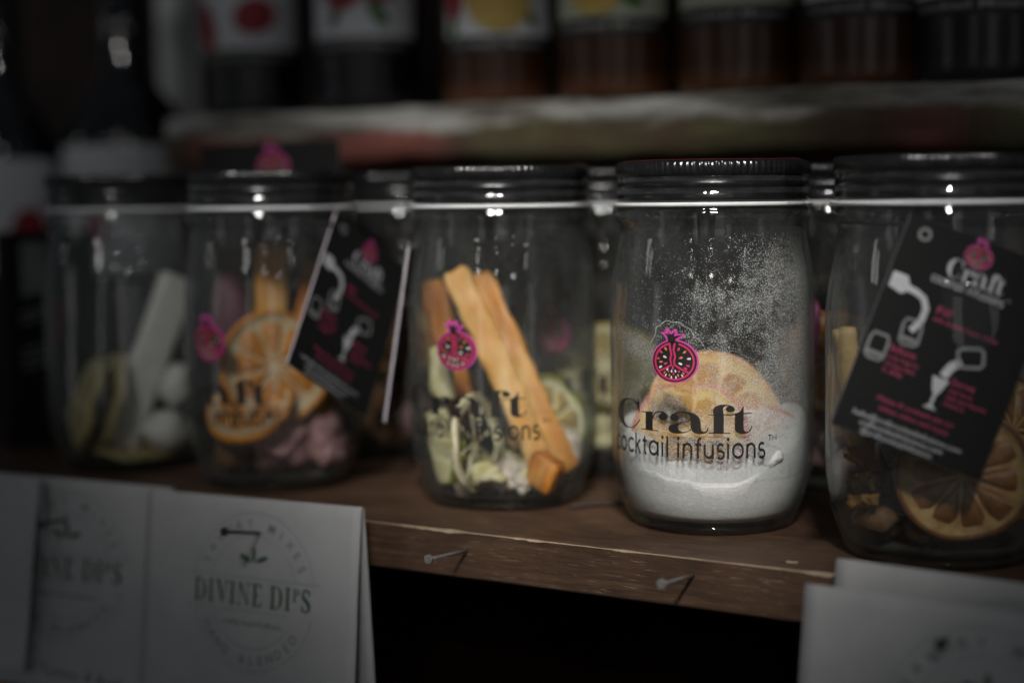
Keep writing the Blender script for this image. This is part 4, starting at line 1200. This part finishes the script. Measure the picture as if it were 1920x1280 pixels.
SZ = 0.1915
UB = 'syrup bottles on the upper shelf'
leaf = lambda cx, cy_, l, w_, rot: ellipse(cx, cy_, w_, l, R(rot), 14)
BTL = [
 (-0.336, 'black', M_LABEL, [('pomegranate_print', P_RED, [ellipse(0.006, 0.020, 0.013, 0.011, 0.4), ellipse(-0.026, 0.014, 0.006, 0.016, 0.2)]), ('leaf_print', P_YEL, [leaf(-0.022, 0.004, 0.008, 0.002, 20)])], 0.040, 'dark bottle with red fruit on its white label, leftmost on the upper shelf'),
 (-0.247, 'black', M_LABEL, [('berry_print', P_RED, [ellipse(-0.012, 0.026, 0.012, 0.010), ellipse(0.010, 0.030, 0.012, 0.010)]), ('leaf_print', P_GREEN, [leaf(-0.016, 0.013, 0.008, 0.003, -20), leaf(0.009, 0.014, 0.010, 0.004, 35)])], 0.042, 'dark bottle with red berries and green leaves on its label'),
 (-0.153, 'amber', M_LABEL, [('peach_print', P_YEL, [ellipse(0.0, 0.021, 0.019, 0.019)]), ('rose_print', P_RED, [ellipse(-0.027, 0.022, 0.006, 0.014)]), ('leaf_print', P_GREEN, [leaf(0.018, 0.010, 0.006, 0.003, 40), leaf(-0.028, 0.004, 0.006, 0.003, 0)])], 0.037, 'amber bottle with a round yellow fruit on its label'),
 (-0.0755, 'amber', M_LABELG, [('pear_print', P_YEL, [ellipse(-0.006, 0.012, 0.014, 0.011)]), ('leaf_print', P_GREEN, [leaf(0.012, 0.010, 0.008, 0.004, 60)])], 0.042, 'amber bottle with a pale green label, right of the yellow fruit one'),
 (-0.0025, 'amber', M_LABELG, [('pear_print', P_YEL, [ellipse(0.004, 0.015, 0.016, 0.010)])], 0.043, 'amber bottle above the sugar jar, second with a pale green label'),
 (0.0655, 'amber', M_LABEL, [('citrus_print', P_YEL, [ellipse(-0.008, 0.012, 0.016, 0.010)]), ('orange_print', P_ORG, [ellipse(0.018, 0.014, 0.008, 0.010)])], 0.042, 'amber bottle with yellow and orange fruit, above the sugar jar lid'),
 (0.1260, 'black', M_LABEL, [('wave_print', P_TEAL, [ellipse(0.004, 0.006, 0.024, 0.006)])], 0.039, 'black bottle at the right end of the upper shelf'),
]
for i, (bx, col, paper, pr, l0, lab) in enumerate(BTL):
    bottle('syrup_bottle', bx, 0.246, SZ, 0.0330, lab, 'bottle', M_BLACKBOT2 if col == 'black' else M_AMBERBOT, paper, pr, l0 - 0.008, 0.100, 0.0095, text='Cocktail Mixers', group=UB, face=-4 + 5 * ((i * 7) % 3 - 1))
JB = 'tall black bottles at the left'
bottle('black_bottle', -0.438, 0.235, 0.0, 0.0425, 'tall black bottle with white label behind the leftmost jar', 'bottle', M_BLACKBOT, M_LABEL, [('flower_print', P_RED, [ellipse(-0.022, 0.030, 0.006, 0.012), ellipse(-0.036, 0.012, 0.004, 0.012)]), ('leaf_print', P_GREEN, [leaf(-0.030, 0.008, 0.007, 0.003, 20)])], 0.086, 0.176, 0.006, height=0.315, neck_z=0.185, half=80, group=JB)
bottle('black_bottle', -0.520, 0.200, 0.0, 0.0425, 'tall black bottle cut by the left edge of the picture', 'bottle', M_BLACKBOT, M_LABEL, [('flower_print', P_RED, [ellipse(0.016, 0.030, 0.012, 0.014), ellipse(0.034, 0.046, 0.006, 0.008)]), ('leaf_print', P_GREEN, [leaf(0.026, 0.012, 0.009, 0.003, 30)])], 0.086, 0.168, 0.006, height=0.315, neck_z=0.182, half=80, group=JB)

# black carton at the left, beside the first jar
e = empty('black_carton', Matrix.Translation((-0.372, 0.098, 0.0004)) @ Matrix.Rotation(R(62), 4, 'Z'))
tag(e, 'narrow black carton with grey and pink print, left of the first jar', 'box')
me = rounded_box(0.052, 0.022, 0.122, 0.0008)
o = link('carton', me, M_TAG, e); o.location.z = 0.061
A = Art()
A.poly([(-0.017, 0.085), (-0.003, 0.088), (-0.003, 0.116), (-0.017, 0.116)])
for k, (a, b_) in enumerate(((0.075, 0.016), (0.070, 0.012), (0.054, 0.020), (0.049, 0.018), (0.044, 0.014))):
    A.line([(-0.018, a), (-0.018 + b_, a + 0.004)], 0.0018)
A.build('grey_print', M_GREYINK, e, lambda x, y: Vector((x, -0.0113, y)))
A = Art(); A.poly([(0.001, 0.058), (0.0035, 0.058), (0.0035, 0.082), (0.001, 0.082)])
A.build('pink_print', M_PINK, e, lambda x, y: Vector((x, -0.0113, y)))

# ------------------------------------------------------------------ black hanging tags
CW, CH, CT = 285.0, 404.0, 0.0013
def hang_tag(origin, u, v, label, k=0.000198, blank=None, cord=None, name='hang_tag', cw=CW, ch=CH):
    u = Vector(u).normalized(); v = Vector(v); v = (v - u * v.dot(u)).normalized(); n_ = u.cross(v)
    M_ = Matrix((u, v, n_)).transposed().to_4x4(); M_.translation = Vector(origin)
    e = empty(name, M_)
    tag(e, label, 'tag')
    W_, H_ = cw * k, ch * k
    V, F_ = box_v(0, W_, 0, H_, -CT, 0)
    mesh_obj('card', V, F_, [M_TAG, M_TAGEDGE], e, False, [0, 0, 1, 1, 1, 1])
    P = lambda x, y: Vector((x * k, y * k, 0.00008))
    def build(a, nm, mt, par=e): return a.build(nm, mt, par, P)
    def emblem(cx, cy_, s, flat):
        eb = None
        for nm, vv in emblem_layers().items():
            for (ar, mt, off) in (vv if isinstance(vv, list) else [vv]):
                ar.xf(lambda q: (cx + q.x / EM * s, cy_ + q.y / EM * s))
                o = ar.build('pomegranate_emblem' if eb is None else nm, mt, eb or e, lambda x, y: Vector((x * k, y * k, off)))
                if eb is None: eb = o
    if blank:
        emblem(*blank, True)
        return e
    a = Art(); a.line(ellipse(37, 376, 10, 10, n=20), 5, True); build(a, 'eyelet', M_GREYINK)
    emblem(141, 372, 0.056, True)
    a = Art(); a.V, a.F = list(ART_CRAFT.V), list(ART_CRAFT.F)
    xs_ = [q.x for q in a.V]; ys_ = [q.y for q in a.V]
    kx, ky = 110 / (max(xs_) - min(xs_)), 36 / (max(ys_) - min(ys_))
    a.xf(lambda q: (150 + q.x * kx, 322 + q.y * ky)); build(a, 'name_lettering', M_TAGWHITE)
    a = Art(); a.V, a.F = list(ART_INF.V), list(ART_INF.F)
    a.xf(lambda q: (145 + q.x * 145 / 0.0755, 303 + q.y * 12 / 0.0064)); build(a, 'script_lettering', M_TAGWHITE)
    # bottle pouring into a jar
    a = Art()
    a.poly([(8, 268), (34, 262), (44, 270), (62, 268), (62, 280), (44, 282), (36, 296), (8, 296)])
    a.line([(60, 274), (76, 268), (86, 252), (86, 232), (80, 216), (74, 206)], 12)
    build(a, 'pouring_print', M_TAGWHITE)
    def jar_icon(cx, cy_, rot, s=1.0):
        pts = [(-13, 22), (-17, 12), (-17, -18), (-11, -24), (11, -24), (17, -18), (17, 12), (13, 22)]
        return [(cx + s * (x * math.cos(rot) - y * math.sin(rot)), cy_ + s * (x * math.sin(rot) + y * math.cos(rot))) for x, y in pts]
    a = Art()
    a.line(jar_icon(76, 204, 0.1), 5, True); a.line(jar_icon(28, 160, 0.0), 5, True)
    a.line([(62, 190), (90, 190)], 8); a.line([(14, 146), (42, 146)], 8)
    a.line(jar_icon(192, 198, 1.9), 6, True)
    build(a, 'jar_print', M_GREYINK)
    a = Art()
    a.poly([(140, 146), (172, 146), (163, 120), (159, 116), (158, 96), (168, 88), (142, 88), (152, 96), (153, 116), (148, 121)])
    a.line([(180, 186), (166, 172), (158, 150)], 16)
    build(a, 'glass_print', M_TAGWHITE)
    a = Art()
    text_fit(a, 'Fill', 106, 132, 252, 15, 0.0)
    text_fit(a, 'with alcohol of your choice', 104, 228, 238, 9, 0.0)
    text_fit(a, 'Infuse', 52, 100, 160, 13, 0.0)
    for q, (x1, y) in enumerate(((112, 146), (108, 133), (90, 121))): text_fit(a, ('in the fridge for', '2-4 days shake', 'it daily')[q], 52, x1, y, 8.5, 0.0)
    text_fit(a, 'Serve', 176, 220, 142, 13, 0.0)
    for q, (x1, y) in enumerate(((222, 128), (252, 115), (214, 103))): text_fit(a, ('over ice or', 'with your favorite', 'mixers')[q], 176, x1, y, 8.5, 0.0)
    text_fit(a, 'Makes 8 cocktails per jar', 62, 208, 70, 9, 0.0)
    text_fit(a, 'Infuse twice and enjoy', 72, 204, 54, 9, 0.0)
    build(a, 'pink_lettering', M_TAGPINK)
    a = Art()
    text_fit(a, 'hello@craftcocktailinfusions.com', 30, 236, 32, 10, 0.0)
    text_fit(a, 'craftcocktailinfusions.com', 48, 205, 18, 10, 0.0)
    text_fit(a, '@craftcocktailinfusions', 54, 190, 4.5, 10, 0.0)
    build(a, 'white_lettering', M_TAGWHITE)
    if cord:
        inv = M_.inverted()
        V, F_ = tube([inv @ Vector(p) for p in cord], 0.0006, 6)
        mesh_obj('cord', V, F_, M_CORD, e, True)
    return e

hang_tag((0.1402, -0.0157, 0.0570), (0.046, 0.0251, -0.0207), (0.0205, 0.0199, 0.0747), 'black tag with white and pink print, tilted in front of the brown fruit jar',
         cord=[(0.1664, 0.0064, 0.1236), (0.158, 0.0075, 0.1268), (0.146, 0.0105, 0.1275), (0.130, 0.022, 0.1275)])
# tag seen at a slant on the jar of pink lumps
o2 = Vector((-0.1177, 0.0019, 0.0657))
hang_tag(o2, (0.0080, 0.0470, -0.0300), (-0.0040, 0.0420, 0.0670), 'black tag seen at a slant over the right side of the pink lump jar',
         cord=[(-0.118, 0.042, 0.1268), (-0.128, 0.030, 0.1275), (-0.142, 0.020, 0.1275)])
# tag seen edge-on between two jars
hang_tag((-0.0840, 0.0290, 0.0375), (-0.4560, 0.8900, 0.0), (0.0062, 0.0150, 0.0800), 'black tag turned edge-on, a pale line left of the amber strip jar',
         cord=[(-0.079, 0.045, 0.117), (-0.078, 0.050, 0.124), (-0.081, 0.058, 0.1272)])
# plain side of a tag, standing sideways behind the lid of the jar of pink lumps
hang_tag((-0.2484, 0.0957, 0.1114), (0.0754, 0.0193, 0.0016), (0, 0, 1), 'black tag with a pink emblem standing sideways behind the lid of the pink lump jar', blank=(214, 222, 0.10), cw=404.0, ch=285.0)

# ------------------------------------------------------------------ nails
def nail(x, z, length, label, mt, tilt=4.0, y0=YF):
    """driven into the front face of the shelf, sticking out towards -Y"""
    e = empty('nail', Matrix.Translation((x, y0, z)) @ Matrix.Rotation(R(-tilt), 4, 'X'))
    tag(e, label, 'nail', 'nails in the shelf edge')
    V, F_ = tube([(0, 0.004, 0), (0, -length * 0.5, 0.0), (0, -length + 0.0005, 0)], 0.00075, 10)
    mesh_obj('shank', V, F_, mt, e, True)
    V, F_ = tube([(0, -length + 0.0012, 0), (0, -length + 0.0008, 0), (0, -length - 0.0004, 0), (0, -length - 0.0006, 0)], lambda u: (0.0009, 0.0019, 0.0019, 0.0013)[round(u * 3)], 12)
    mesh_obj('head', V, F_, mt, e, False)
    return e
nail(-0.0194, -0.0077, 0.0290, 'bare nail nearer the middle, under the amber strip jar', M_NAIL, 4.5)
nail(0.0830, -0.0064, 0.0290, 'bare nail to the right, under the sugar jar', M_NAIL, 5.5)
nail(-0.1193, -0.0105, 0.0370, 'dark nail through the sharpest of the white cards', M_NAILDARK, 12)
nail(-0.2340, -0.0125, 0.0330, 'dark nail through the white card second from the left', M_NAILDARK, 2)
nail(0.1870, -0.0115, 0.0350, 'dark nail through the white cards at lower right', M_NAILDARK, 2)
nail(-0.2960, -0.0100, 0.0400, 'dark nail through the white card at the left edge', M_NAILDARK, 2)

# ------------------------------------------------------------------ folded white cards hanging on the nails
SERIF = {
 'D': ([[(0.10, 0), (0.30, 0), (0.30, 1), (0.10, 1)], [(0, 0), (0.45, 0), (0.45, 0.06), (0, 0.06)], [(0, 0.94), (0.45, 0.94), (0.45, 1), (0, 1)],
        [(0.40, 1), (0.60, 0.97), (0.78, 0.85), (0.86, 0.65), (0.88, 0.5), (0.86, 0.35), (0.78, 0.15), (0.60, 0.03), (0.40, 0), (0.40, 0.06), (0.55, 0.08), (0.64, 0.22), (0.68, 0.5), (0.64, 0.78), (0.55, 0.92), (0.40, 0.94)]], 0.98),
 'I': ([[(0.10, 0), (0.30, 0), (0.30, 1), (0.10, 1)], [(0, 0), (0.40, 0), (0.40, 0.06), (0, 0.06)], [(0, 0.94), (0.40, 0.94), (0.40, 1), (0, 1)]], 0.50),
 'V': ([[(0.05, 1), (0.27, 1), (0.50, 0.28), (0.44, 0)], [(0.44, 0), (0.50, 0.0), (0.82, 1), (0.75, 1)], [(-0.03, 0.94), (0.38, 0.94), (0.38, 1), (-0.03, 1)], [(0.62, 0.94), (0.92, 0.94), (0.92, 1), (0.62, 1)]], 0.94),
 'N': ([[(0.10, 0), (0.16, 0), (0.16, 1), (0.10, 1)], [(0.08, 1), (0.30, 1), (0.80, 0), (0.72, 0)], [(0.74, 0), (0.80, 0), (0.80, 1), (0.74, 1)], [(0, 0), (0.28, 0), (0.28, 0.06), (0, 0.06)], [(0.62, 0.94), (0.92, 0.94), (0.92, 1), (0.62, 1)]], 1.0),
 'E': ([[(0.10, 0), (0.30, 0), (0.30, 1), (0.10, 1)], [(0, 0), (0.66, 0), (0.68, 0.26), (0.62, 0.26), (0.55, 0.07), (0, 0.06)], [(0, 1), (0.64, 1), (0.66, 0.76), (0.60, 0.76), (0.54, 0.93), (0, 0.94)], [(0.28, 0.47), (0.48, 0.47), (0.48, 0.53), (0.28, 0.53)]], 0.80),
 'P': ([[(0.10, 0), (0.30, 0), (0.30, 1), (0.10, 1)], [(0, 0), (0.42, 0), (0.42, 0.06), (0, 0.06)], [(0, 0.94), (0.4, 0.94), (0.4, 1), (0, 1)],
        [(0.40, 1), (0.62, 0.95), (0.72, 0.82), (0.72, 0.66), (0.60, 0.52), (0.40, 0.48), (0.30, 0.48), (0.30, 0.54), (0.44, 0.55), (0.52, 0.66), (0.52, 0.82), (0.44, 0.94), (0.30, 0.95)]], 0.80),
 'S': ([[(0.60, 0.98), (0.60, 0.70), (0.54, 0.70), (0.48, 0.86), (0.34, 0.94), (0.22, 0.88), (0.20, 0.76), (0.32, 0.64), (0.52, 0.52), (0.66, 0.36), (0.64, 0.14), (0.50, 0.02), (0.32, -0.01), (0.14, 0.05), (0.06, 0.0), (0.06, 0.32), (0.12, 0.32), (0.18, 0.14), (0.32, 0.06), (0.46, 0.10), (0.48, 0.24), (0.36, 0.38), (0.16, 0.50), (0.04, 0.66), (0.08, 0.88), (0.22, 1.0), (0.38, 1.01), (0.52, 0.95)]], 0.74),
}
def serif_word(A, txt, x0, x1, y, h, small='P'):
    tot = sum(0.40 if c == ' ' else (SERIF[c][1] * (0.62 if c == small else 1) + 0.06) for c in txt)
    kx = (x1 - x0) / tot
    x = 0
    for c in txt:
        if c == ' ': x += 0.40; continue
        pl, adv = SERIF[c]
        s = 0.62 if c == small else 1
        for pts in pl:
            A.poly([(x0 + (x + px * s) * kx, y + h * (py * (0.55 if s < 1 else 1) + (0.42 if s < 1 else 0))) for px, py in pts])
        x += adv * s + 0.06

def dip_card(x, y, z, label, yaw=0.0, roll=0.0, W_=0.1215, H_=0.098, flare=(0.014, 0.004), writing=None, emb_x=0.004, bag=None):
    e = empty('folded_card', Matrix.Translation((x, y, z)) @ Matrix.Rotation(R(yaw), 4, 'Z') @ Matrix.Rotation(R(roll), 4, 'Y'))
    tag(e, label, 'card', 'folded white cards on nails')
    def yf(d): return -0.0010 - flare[0] * (d / H_) ** 1.15 - 0.0006 * math.sin(d * 60)
    def yb(d): return 0.0010 + flare[1] * (d / H_)
    path = [(yf(H_ - H_ * i / 16), -(H_ - H_ * i / 16)) for i in range(16)] + [(-0.0010, -0.0006), (-0.0006, 0.0), (0.0, 0.0003), (0.0006, 0.0), (0.0010, -0.0006)] + [(yb(H_ * i / 10), -H_ * i / 10) for i in range(1, 11)]
    nseg = 24
    V, F_ = [], []
    for i in range(nseg + 1):
        xx = -W_ / 2 + W_ * i / nseg
        for (yy, zz) in path:
            cur = 0.0010 * math.sin(i / nseg * PI) * (-zz / H_) * (1 if yy < 0 else -1)
            V.append((xx, yy - cur, zz))
    m_ = len(path)
    for i in range(nseg):
        for k in range(m_ - 1):
            F_.append((i * m_ + k, (i + 1) * m_ + k, (i + 1) * m_ + k + 1, i * m_ + k + 1))
    o = mesh_obj('folded_paper', V, F_, M_PAPER, e, True)
    sd = o.modifiers.new('thickness', 'SOLIDIFY'); sd.thickness = 0.0005; sd.offset = 0
    def P(px, d):      # print sits just proud of the front sheet
        u = (px + W_ / 2) / W_
        cur = 0.0010 * math.sin(max(0, min(1, u)) * PI) * (d / H_)
        return Vector((px, yf(d) - cur - 0.00045, -d))
    cx, cz, ro, ri = emb_x, 0.0400, 0.0345, 0.0248
    to = lambda x_, y_: P(cx + x_, cz - y_)
    a = Art()
    for r_ in (ro, ri):
        a.line(arc(0, 0, r_, r_, 9 if r_ == ro else 14, 171 if r_ == ro else 166, 48), 0.0011)
        a.line(arc(0, 0, r_, r_, 196 if r_ == ro else 203, 344 if r_ == ro else 325, 48), 0.0011)
    a.line([(-0.036, 0.0060), (0.037, 0.0060)], 0.0010)
    a.line([(-0.038, -0.0085), (0.020, -0.0085)], 0.0010)
    a.build('emblem_rings', M_GREYGREEN, o, to, 0.006)
    a = Art()
    text_arc(a, 'SAVORY MIXES', 0, 0, 0.0297, 0.0297, 155, 24, 0.0042, False, 0.012)
    a.build('arc_lettering', M_GREYINK, o, to, 0.006)
    a = Art()
    text_arc(a, 'HAND BLENDED', 0, 0, 0.0297, 0.0297, 212, 322, 0.0042, True, 0.012)
    a.build('arc_lettering', M_GREYINK, o, to, 0.006)
    a = Art()
    text_fit(a, '100% NATURAL', -0.0165, 0.0175, -0.0150, 0.0024, 0.01)
    lf = Art()
    for an in (20, 90, 160):
        lf.poly(ellipse(0.0042 * math.cos(R(an)) * 1.2, 0.0135 + 0.0028 * math.sin(R(an)), 0.0011, 0.0036, R(an - 90), 12))
    a.build('emblem_lettering', M_GREYINK, o, to, 0.006)
    lf.build('leaf_mark', M_GREENINK, o, to, 0.006)
    a = Art()
    serif_word(a, 'DIVINE DIPS', -0.0335, 0.0335, -0.0062, 0.0100)
    a.build('name_lettering', M_GREENINK, o, to, 0.006)
    if writing:
        a = Art()
        text_fit(a, writing, -0.040, 0.036, -0.0500, 0.0052, -0.012, 0.35)
        a.xf(lambda q: (q.x, q.y - 0.05 * (q.x + 0.04) + 0.0004 * math.sin(q.x * 400)))
        a.build('handwriting', M_GREENINK, o, to, 0.006)
    if bag:
        me = lump_mesh((0.045, 0.008, 0.03), 5, 3, 0.12)
        b2 = link('spice_bag', me, plain('orange_spice', (0.45, 0.20, 0.02), (0.34, 0.14, 0.015), scale=600, rough=0.6), e, True)
        b2.location = (0.0, -0.004, -H_ - 0.022)
    return e
dip_card(-0.1263, -0.0150, 0.0062, 'white folded card with a green emblem, the sharpest, at lower left', yaw=0, roll=-1.2, writing='Creamy Dill Herb')
dip_card(-0.2380, -0.0185, 0.0066, 'white folded card behind, second from the left edge', yaw=8.5, roll=1.0, writing='Sundried Tomato & Basil')
dip_card(-0.3040, -0.0320, 0.0088, 'white folded card at the left edge of the picture', yaw=3, roll=1.0, H_=0.091, bag=True)
dip_card(0.2030, -0.0135, 0.0062, 'white folded card at lower right, peeking out above another', yaw=0, roll=1.5)
dip_card(0.1975, -0.0300, 0.0005, 'white folded card at lower right, in front of another', yaw=0, roll=1.0)
